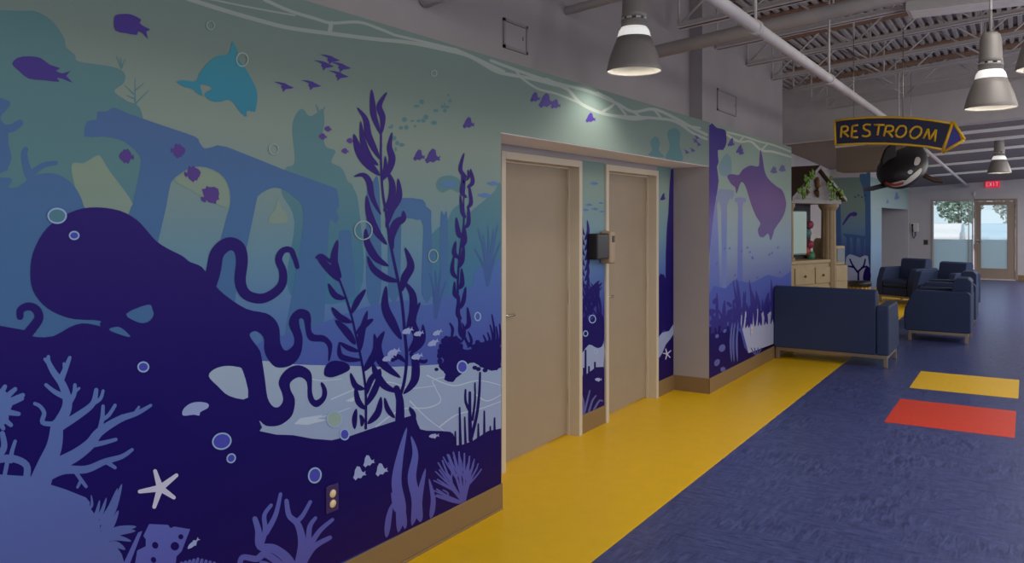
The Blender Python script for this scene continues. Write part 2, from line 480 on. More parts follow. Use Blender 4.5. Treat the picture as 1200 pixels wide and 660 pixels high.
P_bed = print_mat('print seabed', [(.4, (116, 124, 156)), (.8, (118, 132, 158)), (1.1, (128, 142, 158))])
P_caus = mat('print caustic', (136, 148, 164), .5, .2)
P_dark = print_mat('print navy', [(0.0, (28, 13, 58)), (.45, (20, 10, 70)), (1.0, (20, 12, 78)), (1.35, (32, 21, 84)), (1.7, (46, 33, 93)), (2.1, (50, 36, 94)), (2.5, (50, 38, 94))])
P_oct = print_mat('print octopus', [(.6, (20, 11, 74)), (1.1, (24, 15, 80)), (1.5, (36, 25, 86)), (1.8, (42, 31, 90))])
P_fish = mat('print fish indigo', (48, 34, 96), .5, .2)
P_plum = mat('print fish plum', (62, 42, 100), .5, .2)
P_dol = print_mat('print dolphin teal', [(1.9, (44, 100, 122)), (2.4, (56, 112, 120))])
P_mid = print_mat('print slate blue', [(.1, (70, 70, 124)), (.7, (70, 82, 138)), (1.2, (76, 98, 148))])
P_mid2 = print_mat('print violet blue', [(.0, (66, 58, 118)), (.4, (70, 72, 140)), (.8, (76, 86, 152))])
P_lite = mat('print pale', (112, 122, 158), .5, .2)
P_star = mat('print starfish', (150, 148, 168), .5, .2)
P_bfish = mat('print blue fish', (62, 90, 128), .5, .2)
P_ringm = mat('print bubble', (112, 132, 160), .5, .2)
P_ringp = mat('print bubble pale', (110, 126, 120), .5, .2)
P_bub = mat('print bubble fill', (52, 52, 134), .5, .2)
P_wave = mat('print wave', (112, 118, 112), .5, .2)

EPS = [0]
def wallproj(X, clamp=None):
    def mk(layer):
        e = .0006 + layer*.00028
        def pr(u, v, k=0.0):
            p = on_x(u, v, X)
            if clamp: clamp(p)
            p.x = X + e + k
            return p
        return pr
    return mk
def clip(y0, y1, z0, z1):
    def f(p): p.y = min(max(p.y, y0), y1); p.z = min(max(p.z, z0), z1)
    return f
def clip_left(p):
    p.z = min(max(p.z, BH), ZT)
    if p.z < ZS and p.y > YR0:
        if p.y-YR0 > ZS-p.z: p.z = ZS
        else: p.y = YR0
    else: p.y = min(p.y, YR1+.02)
LW = wallproj(XW, clip_left)
mural = empty('wall_mural', (0, 0, 0))
tag(mural, 'large underwater wall print with octopus, ruins and kelp on the left wall', 'mural')
BF = [(-1, 0), (-.8, -.35), (-.35, -.55), (.1, -.5), (.3, -.62), (.42, -.35), (.62, -.15), (1, -.45), (.88, 0), (1, .4), (.62, .15), (.3, .45), (.05, .75), (-.1, .5), (-.55, .4)]
DISC = [(-1, .05), (-.8, -.4), (-.55, -.6), (-.45, -.85), (-.2, -.75), (.05, -1), (.25, -.75), (.5, -.5), (.6, -.1), (.8, -.3), (1.0, .1), (.85, .45), (.6, .2), (.45, .6), (.3, 1), (0, .8), (-.25, .95), (-.4, .7), (-.8, .45)]
SWIFT = [(-1, -.55), (-.4, -.6), (.1, -.5), (.5, -.2), (1, .08), (.55, .35), (.25, .45), (0, 1), (-.05, .5), (-.25, .2), (-.15, -.1), (-.45, -.3)]
ANG = [(-1, .55), (-.75, .2), (-.5, -.5), (-.1, -1), (.3, -.8), (.45, -.1), (.7, .1), (1, -.1), (.85, .3), (1, .55), (.5, .5), (.1, .85), (-.3, .7), (-.7, 1)]

def mural_left():
    R = mural
    A = lambda l: Art(LW(l))
    # backdrop
    b = MB(); x = XW+.0006
    b.add([(x, -.6, BH), (x, YR0, BH), (x, YR0, ZS), (x, YR1+.02, ZS), (x, YR1+.02, ZT), (x, -.6, ZT)], [(0, 1, 2, 5), (2, 3, 4, 5)])
    b.build('backdrop', P_bg, R, fix=False)
    a = A(1)
    a.poly([(-300, 0), (0, 12), (40, 13), (62, 26), (75, 45), (77, 55), (88, 65), (92, 72), (130, 78), (145, 85), (145, 97), (134, 107), (148, 118), (166, 132), (170, 200), (170, 330), (120, 420), (0, 420), (-300, 420)])
    a.done('distant_reef', P_far, R); a = A(1)
    a.poly([(342, 150), (348, 132), (355, 128), (362, 136), (370, 133), (378, 128), (380, 143), (378, 157), (382, 172), (393, 177), (388, 190), (400, 197), (408, 214), (420, 240), (420, 345), (340, 345), (345, 260), (330, 226), (334, 198), (345, 190)])
    a.stroke([(366, 150), (373, 134), (370, 123)], 4, 1.5).stroke([(368, 146), (376, 134), (380, 126)], 3.5, 1.5)
    a.done('distant_reef', P_far, R); a = A(1)
    a.poly([(512, 212), (518, 207), (530, 206), (540, 212), (546, 221), (538, 226), (528, 222), (518, 226), (511, 220)], True, 3).done('distant_reef', P_far, R); a = A(1)
    a.poly([(500, 345), (502, 286), (512, 268), (522, 262), (530, 246), (540, 240), (548, 250), (556, 244), (566, 236), (578, 226), (588, 222), (592, 345)])
    a.done('distant_reef', P_far, R); a = A(1)
    a.poly([(400, 345), (402, 262), (404, 220), (412, 216), (416, 240), (420, 345)])
    a.done('distant_reef', P_far, R); a = A(1)
    a.poly([(760, 182), (764, 176), (762, 166), (768, 160), (773, 166), (772, 176), (778, 184)]).done('distant_reef', P_far, R); a = A(1); a.poly([(780, 186), (785, 172), (782, 156), (790, 150), (797, 156), (796, 170), (800, 188)])
    a.done('distant_reef', P_far, R)
    a = A(2); random.seed(3)
    for k in range(26):
        t = random.random(); a.ell(452+70*t+random.uniform(-10, 10), 164-44*t+random.uniform(-14, 14), random.uniform(1, 3.6), random.uniform(1, 3))
    o = a.done('drifting_specks', P_far, R); o['kind'] = 'stuff'
    a = A(2)
    for p in ((142, 80, 136, 66), (142, 80, 141, 68), (142, 80, 146, 70), (158, 128, 158, 92), (156, 110, 146, 100), (158, 106, 168, 98), (158, 122, 174, 106), (158, 116, 148, 112)):
        if p[0] == 158 and p[1] == 128: a.done('distant_coral', P_far, R); a = A(2)
        a.stroke([(p[0], p[1]), (p[2], p[3])], 2, 1)
    a.done('distant_coral', P_far, R)
    a = A(2)
    a.poly([(84, 193), (98, 191), (112, 183), (118, 184), (128, 200), (155, 238), (152, 254), (115, 252), (98, 242), (88, 220)])
    a.done('light_shaft', P_cr, R)
    # waves along the top
    a = A(2)
    a.stroke([(218, -2), (262, 12), (300, 23), (340, 33), (400, 41), (440, 46), (480, 50), (520, 58), (550, 66), (580, 83), (600, 88), (622, 92), (645, 98), (664, 104), (680, 121), (700, 131), (722, 136), (760, 138), (790, 142), (812, 156), (828, 163)], 5, 3)
    a.stroke([(310, 0), (340, 13), (370, 22), (388, 27), (420, 26), (445, 34), (462, 41)], 4, 3).stroke([(388, 27), (386, 38)], 5)
    a.stroke([(533, 58), (560, 70), (590, 84)], 4).stroke([(575, 71), (610, 84), (650, 97), (690, 107), (722, 121), (742, 131), (766, 128), (792, 139), (812, 150), (828, 158)], 3.5)
    a.stroke([(640, 93), (664, 104)], 4).stroke([(700, 109), (720, 120), (706, 131)], 3).stroke([(240, -2), (300, 10), (345, 18)], 2)
    a.stroke([(604, 82), (612, 92), (630, 104), (652, 110), (680, 121)], 2.6).stroke([(722, 121), (733, 134)], 2.6).stroke([(742, 131), (752, 138)], 2.6).stroke([(766, 128), (776, 140)], 2.6).stroke([(792, 139), (800, 146), (820, 150)], 2.6).stroke([(680, 121), (705, 132), (740, 140), (760, 138)], 2.6).stroke([(462, 41), (500, 50), (533, 58)], 3)
    a.done('wave_lines', P_wave, R)
    # ruins
    a = A(3)
    a.poly([(99, 160), (102, 142), (113, 141), (114, 131), (125, 131), (133, 126), (150, 133), (190, 147), (228, 160), (233, 166), (239, 174), (250, 172), (265, 172), (330, 198), (386, 218), (395, 224), (397, 243), (393, 247), (397, 254), (393, 262), (386, 258), (383, 300), (372, 440), (330, 440), (345, 330), (354, 272), (355, 250), (352, 238), (343, 230), (333, 223), (322, 220), (312, 223), (303, 229), (300, 237), (290, 285), (276, 345), (268, 385), (236, 385), (250, 330), (259, 278), (268, 246), (270, 230), (266, 214), (257, 203), (241, 196), (225, 196), (212, 203), (200, 214), (195, 240), (185, 283), (172, 340), (130, 340), (150, 252), (155, 240), (162, 208), (165, 188), (160, 178), (150, 169), (138, 163), (120, 160)], True, 2)
    a.done('ruin', P_ruin, R, 'broken blue aqueduct with three arches')
    a = A(3)
    a.poly([(430, 345), (430, 218), (436, 213), (444, 217), (446, 345)])
    a.poly([(455, 345), (456, 250), (466, 238), (471, 232), (495, 234), (499, 242), (505, 247), (505, 258), (507, 345), (494, 345), (496, 266), (488, 258), (477, 256), (470, 262), (468, 345)], True, 2)
    a.poly([(516, 350), (516, 255), (520, 252), (524, 255), (525, 350)]).poly([(397, 282), (397, 272), (405, 270), (411, 272), (412, 290), (416, 345), (392, 345)], True, 2)
    a.done('ruin', P_ruin, R, 'far blue arch and columns behind the kelp')
    a = A(4)
    a.poly([(205, 212), (214, 203), (226, 198), (241, 198), (256, 204), (265, 215), (268, 231), (266, 244), (240, 232), (218, 220)]).done('light_patch', P_cr, R); a = A(4); a.poly([(325, 233), (330, 245), (335, 248), (337, 260), (327, 262), (314, 261), (317, 251), (322, 246)], True, 2)
    a.done('light_patch', P_cr, R)
    # left dim coral and mound
    a = A(3)
    a.poly([(-150, 110), (2, 115), (0, 138), (8, 150), (10, 170), (13, 185), (8, 198), (0, 203), (-150, 260)]).stroke([(0, 152), (14, 150), (23, 144)], 11, 8)
    a.poly([(-150, 230), (0, 208), (10, 220), (22, 218), (40, 206), (60, 203), (76, 209), (88, 220), (98, 242), (110, 300), (120, 420), (0, 425), (-150, 425)]).stroke([(38, 212), (32, 200), (28, 182), (30, 175)], 11, 6).stroke([(36, 204), (50, 194), (65, 191)], 8, 5)
    a.done('distant_mound', P_hill if False else P_ruin, R)
    # hills, corals behind the seabed
    a = A(4)
    a.poly([(285, 445), (300, 405), (335, 392), (370, 381), (407, 367), (440, 357), (480, 352), (500, 358), (530, 345), (552, 336), (556, 320), (566, 312), (576, 315), (588, 312), (592, 445)])
    a.done('hill', P_hill, R)
    a = A(5)
    random.seed(5)
    for bx, by, tips in ((571, 334, ((560, 268), (566, 276), (572, 266), (578, 270), (583, 264), (586, 284), (556, 292))), (510, 372, ((503, 320), (510, 318), (516, 316), (522, 330)))):
        for tx, ty in tips: a.stroke([(bx, by), (bx*.6+tx*.4+1, by*.45+ty*.55), (tx, ty)], 4, 1.6)
        a.done('coral', P_coralb, R, 'slender blue tree coral'); a = A(5)
    a = A(5)
    a.poly([(200, 428), (307, 423), (343, 427), (413, 429), (460, 430), (520, 427), (592, 425), (592, 535), (400, 545), (200, 535)], True, 3); a.done('seabed', P_bed, R)
    a = A(6)
    for s_ in ([(388, 468), (420, 455), (455, 448), (480, 455), (510, 452)], [(440, 500), (470, 480), (500, 478), (516, 470), (510, 455), (508, 445), (535, 440)], [(500, 440), (530, 452), (560, 446), (588, 452)], [(515, 500), (535, 486), (560, 480), (588, 470)], [(350, 492), (380, 488), (410, 478)], [(555, 460), (570, 470), (588, 462)], [(480, 470), (500, 490), (520, 505)], [(346, 440), (375, 446), (400, 444)]):
        a.stroke(s_, 1.6, .8)
    a.poly([(344, 497), (352, 490), (378, 486), (372, 491), (384, 492), (360, 498)], False).poly([(404, 470), (416, 464), (424, 465), (412, 471)], False)
    a.done('caustic_lines', P_caus, R)
    # dark foreground ground
    a = A(7)
    a.poly([(-500, 330), (0, 382), (26, 391), (42, 395), (62, 394), (80, 384), (95, 379), (112, 381), (140, 388), (200, 396), (260, 470), (303, 505), (343, 510), (388, 516), (433, 503), (467, 492), (482, 487), (487, 490), (492, 503), (508, 505), (527, 506), (532, 512), (535, 522), (553, 517), (587.4, 502), (587.4, 566.5), (400, 658.5), (300, 708.5), (200, 758), (0, 862), (-500, 1140)], True, 2)
    a.done('rock', P_dark, R, 'dark navy rock along the bottom')
    # octopus
    a = A(8)
    a.poly([(35, 320), (38, 297), (50, 273), (67, 257), (90, 246), (113, 243), (140, 247), (160, 258), (173, 272), (183, 283), (197, 292), (213, 300), (222, 307), (236, 313), (248, 330), (262, 345), (288, 362), (311, 367), (322, 375), (327, 386), (328, 402), (334, 411), (343, 405), (344, 395), (338, 380), (342, 368), (351, 362), (361, 365), (364, 373), (364, 386), (368, 392), (379, 393), (387, 400), (389, 407), (386, 422), (384, 422), (384, 409), (379, 401), (365, 400), (359, 394), (356, 377), (353, 373), (350, 375), (351, 384), (354, 395), (353, 411), (347, 423), (336, 430), (322, 430), (313, 420), (309, 409), (309, 398), (305, 391), (298, 388), (292, 392), (296, 400), (304, 411), (307, 425), (310, 445), (313, 466), (319, 476), (326, 477), (331, 470), (330, 461), (326, 450), (329, 440), (338, 431), (350, 428), (361, 433), (365, 441), (365, 457), (367, 466), (370, 469), (376, 465), (377, 457), (375, 450), (377, 448), (381, 453), (383, 461), (380, 470), (372, 477), (365, 475), (360, 466), (359, 448), (350, 442), (340, 448), (340, 457), (345, 468), (343, 484), (336, 493), (325, 499), (311, 499), (303, 493), (303, 506), (250, 520), (180, 470), (150, 420), (118, 384), (117, 376), (87, 374), (67, 368), (50, 357), (38, 340)], True, 3)
    a.stroke([(23, 371), (24, 363), (33, 359), (42, 363), (45, 373), (37, 385), (26, 398)], 8, 12)
    a.stroke([(238, 352), (249, 320), (254, 297), (267, 286), (279, 290), (283, 305), (281, 330), (288, 345), (305, 350), (320, 344), (330, 333), (331, 318), (326, 304), (331, 294), (340, 293), (345, 303), (348, 313)], 18, 5)
    a.done('octopus', P_oct, R, 'dark purple octopus with curling arms')
    a = A(9)
    a.poly([(147, 368), (173, 357), (178, 363), (179, 370), (173, 377), (162, 378)], True, 3).poly([(127, 386), (137, 383), (145, 387), (152, 395), (137, 391)], True, 3)
    a.done('water_gap', P_ruin, R)
    a = A(9); a.poly([(244, 441), (250, 433), (263, 429), (277, 430), (284, 435), (290, 466), (268, 464), (254, 452)], True, 3); a.done('seabed_gap', P_bed, R)
    a = A(9); a.poly([(214, 487), (214, 480), (222, 473), (233, 471), (243, 473), (243, 478), (234, 483), (233, 487), (226, 486)], True, 3); a.done('shell', P_lite, R)
    a = A(9); a.poly([(379, 437), (381, 429), (389, 423), (402, 424), (409, 429), (407, 435), (390, 442), (381, 441)]); a.done('stone', P_dark, R)
    # right reef
    a = A(8)
    a.poly([(514, 415), (517, 405), (522, 398), (528, 396), (535, 399), (542, 409), (552, 409), (557, 401), (564, 402), (570, 400), (588, 407), (588, 422), (582, 434), (567, 432), (555, 425), (546, 428), (542, 437), (534, 443), (530, 448), (520, 445), (522, 437), (515, 432), (520, 422)], True, 2)
    random.seed(2)
    for k in range(22):
        t_ = 2*PI*k/22; a.ell(528+math.cos(t_)*13.5, 417+math.sin(t_)*(21+2*math.sin(t_*5)), 3.0, 3.4)
    for k in range(9): a.ell(550+k*4.6, 404+3*math.sin(k*2.1), 3, 3)
    for k in range(8): a.ell(556+k*4, 431+3*math.sin(k*2.6), 3, 2.4)
    for tx, ty, bx in ((576, 369, 578), (581, 383, 580), (571, 390, 572), (585, 380, 583), (566, 393, 568), (574, 381, 576)): a.stroke([(bx, 408), ((bx+tx)/2+2, (408+ty)/2), (tx, ty)], 4, 1.5)
    a.ell(511, 433, 2.4, 2)
    a.done('reef', P_dark, R, 'dark reef at the right edge of the seabed')
    # kelp
    stemsA = [(467, 492), (467, 470), (473, 448), (476, 420), (474, 392), (470, 350), (462, 310), (456, 280), (452, 250), (448, 225), (446, 190), (446, 160), (446, 152)]
    a = A(10); a.stroke(stemsA, 4, 2).stroke([(468, 492), (468, 470), (464, 455)], 11, 7)
    for pts, w in (([(446, 158), (438, 137), (436, 120), (435, 105)], 7), ([(447, 156), (448, 138), (444, 124), (453, 108)], 7), ([(445, 187), (438, 174), (431, 158), (428, 140), (418, 126)], 8), ([(443, 194), (432, 184), (425, 166), (422, 142)], 8), ([(445, 206), (430, 191), (420, 176), (414, 157)], 11),
                   ([(447, 212), (455, 200), (459, 186), (456, 172), (459, 155)], 8), ([(448, 208), (451, 196), (451, 183)], 4), ([(446, 252), (436, 232), (432, 213), (425, 205), (414, 207)], 7), ([(449, 248), (458, 232), (459, 215), (453, 200)], 8), ([(452, 267), (458, 246), (467, 230), (466, 209)], 9), ([(453, 287), (440, 270), (432, 250), (429, 229)], 9),
                   ([(460, 292), (458, 278), (464, 262), (472, 256), (472, 247)], 10), ([(455, 312), (440, 302), (430, 284), (428, 268)], 9), ([(470, 342), (474, 326), (481, 311), (474, 290)], 10), ([(468, 330), (452, 326), (437, 315), (430, 300)], 8), ([(476, 386), (483, 365), (483, 345), (473, 330)], 9), ([(470, 398), (460, 380), (451, 360), (452, 335)], 11),
                   ([(478, 412), (488, 396), (483, 376), (492, 354)], 9), ([(479, 416), (494, 400), (495, 380)], 7), ([(469, 443), (448, 426), (442, 406), (450, 388)], 11), ([(466, 460), (450, 452), (440, 437), (436, 425)], 9), ([(472, 462), (485, 446), (486, 424), (480, 414)], 10), ([(458, 424), (466, 418), (475, 425)], 6), ([(462, 490), (454, 480), (450, 466)], 6), ([(486, 492), (483, 484), (479, 477)], 6), ([(480, 420), (496, 424), (500, 421)], 4)):
        a.leaf(pts, w)
    a.done('kelp', P_dark, R, 'tallest kelp, rising past the ruins')
    a = A(10); a.stroke([(428, 502), (428, 460), (424, 428), (418, 400), (410, 365), (398, 330), (386, 304)], 3, 2)
    for pts, w in (([(424, 436), (433, 425), (440, 410), (438, 391)], 9), ([(421, 412), (423, 392), (430, 364)], 8), ([(416, 404), (405, 388), (392, 375)], 9), ([(424, 422), (408, 421), (398, 416), (397, 401)], 7), ([(427, 456), (416, 452), (410, 437)], 7), ([(428, 480), (419, 470), (416, 452)], 7), ([(428, 464), (434, 445), (446, 432)], 7), ([(428, 476), (439, 456), (446, 434)], 8), ([(430, 497), (442, 484), (446, 465)], 8), ([(415, 503), (415, 490), (417, 479)], 6), ([(423, 500), (424, 492), (421, 486)], 5),
                   ([(398, 330), (384, 314), (371, 301)], 9), ([(399, 326), (391, 306), (395, 281)], 9), ([(411, 368), (419, 352), (428, 339)], 7), ([(404, 350), (392, 346), (384, 332)], 7), ([(412, 378), (398, 372), (388, 360)], 8), ([(388, 308), (376, 300), (369, 303)], 5), ([(416, 392), (428, 380), (437, 374)], 7), ([(420, 412), (408, 408), (397, 401)], 6)):
        a.leaf(pts, w)
    a.done('kelp', P_dark, R, 'lower kelp left of the tallest one')
    a = A(10); a.stroke([(548, 404), (538, 378), (536, 340), (538, 300), (543, 262), (543, 235), (545, 206)], 3, 1.2)
    random.seed(11); y = 398
    for k in range(17):
        t = k/16; y = 398 - 190*t; xx = 545 - 10*math.sin(PI*min(1, t*1.3))+2*t
        s_ = 1 if k % 2 else -1
        a.leaf([(xx, y), (xx+s_*random.uniform(4, 8), y-random.uniform(6, 10)), (xx+s_*random.uniform(2, 7), y-random.uniform(20, 30))], random.uniform(4, 5.6))
    for pts in ([(545, 208), (542, 214), (541, 198)], [(546, 212), (549, 206), (548, 199)], [(528, 398), (530, 386), (526, 378)], [(540, 402), (544, 390), (541, 378)], [(547, 408), (552, 400), (548, 388)]): a.leaf(pts, 3)
    a.done('kelp', P_dark, R, 'slim kelp beside the first door')
    # vertical sponges
    a = A(10)
    for pts, w in (([(551, 516), (550, 490), (550, 460)], 5), ([(552, 512), (558, 487), (561, 462), (562, 437)], 4), ([(549, 480), (545, 470), (545, 457)], 3.5), ([(553, 492), (556, 470), (556, 449)], 3), ([(539, 522), (538, 478)], 3.5), ([(545, 520), (544, 489)], 3), ([(533, 520), (533, 506)], 3), ([(567, 514), (567, 482)], 3), ([(560, 514), (560, 497)], 3), ([(574, 512), (574, 500)], 3), ([(579, 512), (579, 490)], 3)): a.stroke(pts, w, w*.6)
    a.done('tube_sponge', P_dark, R)
    # dark fish
    for pts in ([(133, 25), (135, 18), (143, 16.5), (153, 17), (165, 23), (163, 27), (170, 32), (176, 35), (171, 37), (173, 46), (167, 39), (161, 37), (160, 41), (147, 39), (135, 36)], [(14, 75), (20, 68), (33, 66), (47, 68), (58, 76), (70, 80), (65, 83), (73, 86), (83, 83), (77, 89), (85, 97), (72, 92), (66, 92), (69, 96), (50, 94), (33, 92), (22, 83)]):
        A(6).poly(pts, True, 2).done('fish', P_fish, R)
    for cx, cy, s_, rot in ((148, 183, 9, .1), (208, 177, 9, PI), (225, 204, 10, 3.0), (246, 229, 12, 2.5)): A(6).tmpl(DISC, cx, cy, s_, s_, rot).done('fish', P_plum, R)
    for cx, cy, s_ in ((384, 151, 4.5), (378, 160, 5), (404, 177, 4.5), (410, 165, 4.5)): A(6).tmpl(DISC, cx, cy, s_, s_*.8, .1).done('fish', P_plum, R)
    for cx, cy, s_ in ((491, 182, 7), (507, 183, 9), (549, 144, 7), (627, 114, 6), (640, 118, 9), (651, 122, 6), (692, 138, 6)): A(6).tmpl(ANG, cx, cy, s_, s_, .05).done('fish', P_fish, R)
    for cx, cy in ((386, 69), (379, 76), (399, 78), (396, 88), (332, 101), (364, 99)): A(6).tmpl(SWIFT, cx, cy, 12.5, 7, .12).done('fish', P_fish, R)
    for cx, cy in ((816, 161), (814, 165), (818, 169), (804, 178), (811, 176)): A(6).tmpl(SWIFT, cx, cy, 4, 3.4, .2).done('fish', P_fish, R)
    for cx, cy, s_, r_ in ((525, 216, 10, PI), (577, 215, 7, 3.3), (567, 229, 8, 3.2)): A(6).tmpl([(-1, -.3), (-.8, 0), (-1, .4), (-.6, .2), (-.2, .45), (.4, .4), (1, .05), (.6, -.35), (0, -.5), (-.6, -.15)], cx, cy, s_, s_*.75, 0 if r_ == PI else .1, True).done('fish', P_bfish, R)
    # dolphin
    a = A(6)
    a.poly([(207, 96), (214, 94), (229, 95), (234, 85), (243, 74), (254, 66), (266, 64), (270, 57), (272, 48.5), (277, 58), (279, 69), (285, 77), (293, 90), (300, 105), (301, 117), (299, 129), (297, 131), (289, 130), (288, 137), (280, 130), (273, 120), (266, 117), (259, 119), (249, 119), (241, 114), (240, 109), (248, 104), (243, 100), (234, 100), (237, 112), (229, 108), (225, 104), (214, 101)], True, 3)
    a.done('dolphin', P_dol, R, 'turquoise dolphin diving')
    # pale fish
    for cx, cy, s_, r_ in ((477, 388, 7, -.4), (490, 391, 6, -.3), (512, 390, 6, -.5), (507, 402, 7, -.5), (461, 413, 8, -.4), (454, 420, 7, -.4), (488, 418, 7, -.3)): A(11).tmpl(BF, cx, cy, s_, s_*.85, r_, True).done('fish', P_mid if False else P_lite, R)
    for cx, cy, s_ in ((431, 540, 7), (420, 554, 8), (446, 550, 7.5), (463, 555, 5)): A(11).tmpl(ANG, cx, cy, s_, s_, -.2).done('fish', P_lite, R)
    A(11).tmpl(BF, 508, 511, 6, 4.5, -.15, True).done('shell', P_lite, R)
    A(11).tmpl(BF, 226, 637, 9, 5, -.75, True).done('fish', P_lite, R)
    # starfish
    a = A(11)
    for t in ((181, 552), (206, 557), (203, 583), (180, 594), (163, 576)): a.stroke([(187, 572), t], 8, 4.5)
    a.ell(187, 572, 5.5, 6); a.done('starfish', P_star, R)
    # left coral
    a = A(11)
    for pts, w0, w1 in (([(46, 566), (54, 545), (63, 522), (66, 498)], 26, 14), ([(66, 500), (76, 482), (78, 468), (72, 450), (62, 436), (56, 424), (56, 418)], 14, 4), ([(58, 428), (52, 421)], 5, 4), ([(62, 497), (49, 495), (51, 484), (46, 476), (40, 473)], 6, 4), ([(73, 464), (63, 459), (53, 451)], 7, 4), ([(70, 446), (76, 432), (81, 419)], 8, 4), ([(75, 436), (74, 426)], 4, 3), ([(79, 474), (86, 462), (87, 451)], 7, 4), ([(86, 460), (92, 455)], 4, 3),
                        ([(70, 500), (92, 486), (108, 473), (112, 457)], 10, 5), ([(110, 472), (117, 467), (120, 458)], 5, 3.5), ([(58, 548), (85, 535), (104, 521), (116, 506), (140, 491), (160, 484), (176, 475)], 17, 3.5), ([(116, 505), (119, 490), (120, 476)], 6, 4), ([(119, 492), (127, 486), (134, 475)], 5, 4), ([(139, 492), (142, 487)], 4, 3), ([(156, 486), (162, 477)], 4, 3), ([(104, 522), (120, 519), (135, 515)], 7, 4),
                        ([(48, 562), (72, 551), (100, 550), (122, 541), (142, 535), (154, 527)], 12, 4), ([(124, 541), (134, 548)], 6, 4), ([(87, 552), (94, 562), (100, 570)], 5, 4), ([(94, 563), (90, 571)], 4, 3), ([(-10, 540), (12, 537), (30, 545), (30, 562)], 9, 8), ([(-4, 536), (4, 524), (2, 508)], 9, 6), ([(12, 540), (13, 530), (17, 517)], 6, 4), ([(4, 560), (8, 540)], 5, 5)):
        a.stroke(pts, w0, w1)
    for tx, ty in ((5, 453), (17, 456), (26, 463), (25, 467), (21, 485), (12, 498), (3, 502)): a.stroke([(-6, 480), ((tx-6)*.6, 480+(ty-480)*.6), (tx, ty)], 9, 5)
    a.poly([(-20, 455), (4, 458), (14, 470), (10, 484), (6, 496), (-20, 505)])
    a.done('coral', P_mid, R, 'branching slate-blue coral in the lower left corner')
    a = A(12)
    a.poly([(-300, 560), (0, 556), (46, 564), (100, 583), (104, 594), (116, 612), (118, 628), (136, 641), (146, 664), (150, 730), (120, 800), (0, 861), (-300, 1018)], True, 2)
    for p, q, w in (((104, 612), (116, 586), 5), ((107, 614), (124, 583), 5), ((114, 616), (137, 572), 7), ((117, 622), (142, 567), 8), ((116, 628), (138, 598), 8), ((104, 596), (106, 580), 3)): a.leaf([p, ((p[0]+q[0])/2+2, (p[1]+q[1])/2+3), q], w, .3)
    for p, q, w in (((112, 634), (159, 617), 9), ((114, 634), (158, 622), 9), ((116, 634), (153, 634), 7), ((124, 640), (146, 644), 8)): a.leaf([p, ((p[0]+q[0])/2, (p[1]+q[1])/2-4), q], w, .35)
    a.done('mound', P_mid, R, 'rounded slate-blue mound with fronds')
    a = A(12)
    a.poly([(174, 614), (196, 615), (199, 619), (203, 617), (222, 620), (212, 646), (206, 652), (202, 690), (186, 760), (140, 760), (160, 645), (170, 640), (170, 632), (167, 628)], False).poly([(161, 624), (166, 622), (150, 664), (140, 690), (142, 664)], False)
    a.done('sponge', P_mid2, R)
    a = A(13)
    for cx, cy, rx, ry in ((181, 639, 3.6, 4), (204, 640, 5, 5), (211, 629, 3, 3), (179, 656, 3, 3.5), (196, 672, 4, 4), (172, 680, 4, 5)): a.ell(cx, cy, rx, ry, -.4)
    a.done('sponge_holes', P_dark, R)
    a = A(11); 
    for k in range(9): a.stroke([(228, 690), (210+k*4.5, 668), (212+k*4.8, 655+abs(k-4)*1.2)], 5, 3.5)
    a.done('coral', P_mid2, R, 'low violet coral beside the sponge')
    a = A(11)
    for pts, w0, w1 in (([(345, 700), (340, 662), (322, 644), (304, 640), (302, 622), (298, 608)], 14, 6), ([(304, 640), (310, 622), (309, 604), (317, 592)], 7, 4), ([(311, 624), (322, 604), (328, 579)], 7, 4), ([(345, 680), (352, 650), (353, 632), (348, 614), (338, 604), (335, 587)], 12, 5), ([(346, 612), (354, 604), (363, 588)], 6, 4), ([(352, 660), (360, 640), (362, 618), (369, 607)], 9, 4), ([(362, 640), (374, 622), (389, 609)], 7, 4), ([(352, 664), (366, 642), (386, 630)], 9, 5), ([(340, 672), (312, 650), (300, 655), (284, 653), (280, 662)], 9, 6), ([(340, 684), (316, 664), (306, 660)], 8, 6), ([(345, 740), (344, 690)], 18, 14)): a.stroke(pts, w0, w1)
    a.done('coral', P_mid2, R, 'branching violet coral at the bottom centre')
    a = A(11)
    for pts, w in (([(452, 630), (455, 606), (459, 590)], 7), ([(466, 624), (469, 596), (464, 566), (468, 535), (476, 501)], 13), ([(463, 600), (461, 588), (458, 577)], 5), ([(482, 616), (487, 588), (482, 560), (486, 532), (481, 511)], 11), ([(492, 612), (490, 588), (498, 549)], 9), ([(504, 608), (507, 586), (502, 561)], 6), ([(474, 620), (472, 600), (468, 585)], 6)): a.leaf(pts, w, .3)
    a.done('seagrass', P_mid2, R)
    a = A(11); random.seed(9)
    for k in range(13):
        t = k/12; ang = math.radians(200 - 130*t if False else 185 - 128*t)
        L_ = 62 - 30*abs(t-.45)
        tx, ty = 543 + L_*.62*math.cos(ang)*1.0, 590 - L_*1.1*max(.18, math.sin(ang)) - (t-.4)*16*0
        mx, my = (543*.5+tx*.5)+random.uniform(-3, 3), (590*.5+ty*.5)+random.uniform(-2, 2)
        a.stroke([(543, 590), (mx, my), (tx, ty)], 3.6, 1.9)
        for q in (-1, 1): a.stroke([(mx, my), (mx+(tx-mx)*.4+q*5, my+(ty-my)*.5), (mx+(tx-mx)*.9+q*6, my+(ty-my)*.9)], 2.2, 1.5)
    a.done('coral', P_mid2, R, 'fan coral above the cove base near the door')
    # bubbles
    def bub(cx, cy, rx, ry, fill, ringm, w=1.8, rot=0.0):
        if fill is not None: A(13).ell(cx, cy, rx-.5, ry-.5, rot).done('bubble_fill', fill, R)
        A(14).ring(cx, cy, rx, ry, w, rot).done('bubble', ringm, R)
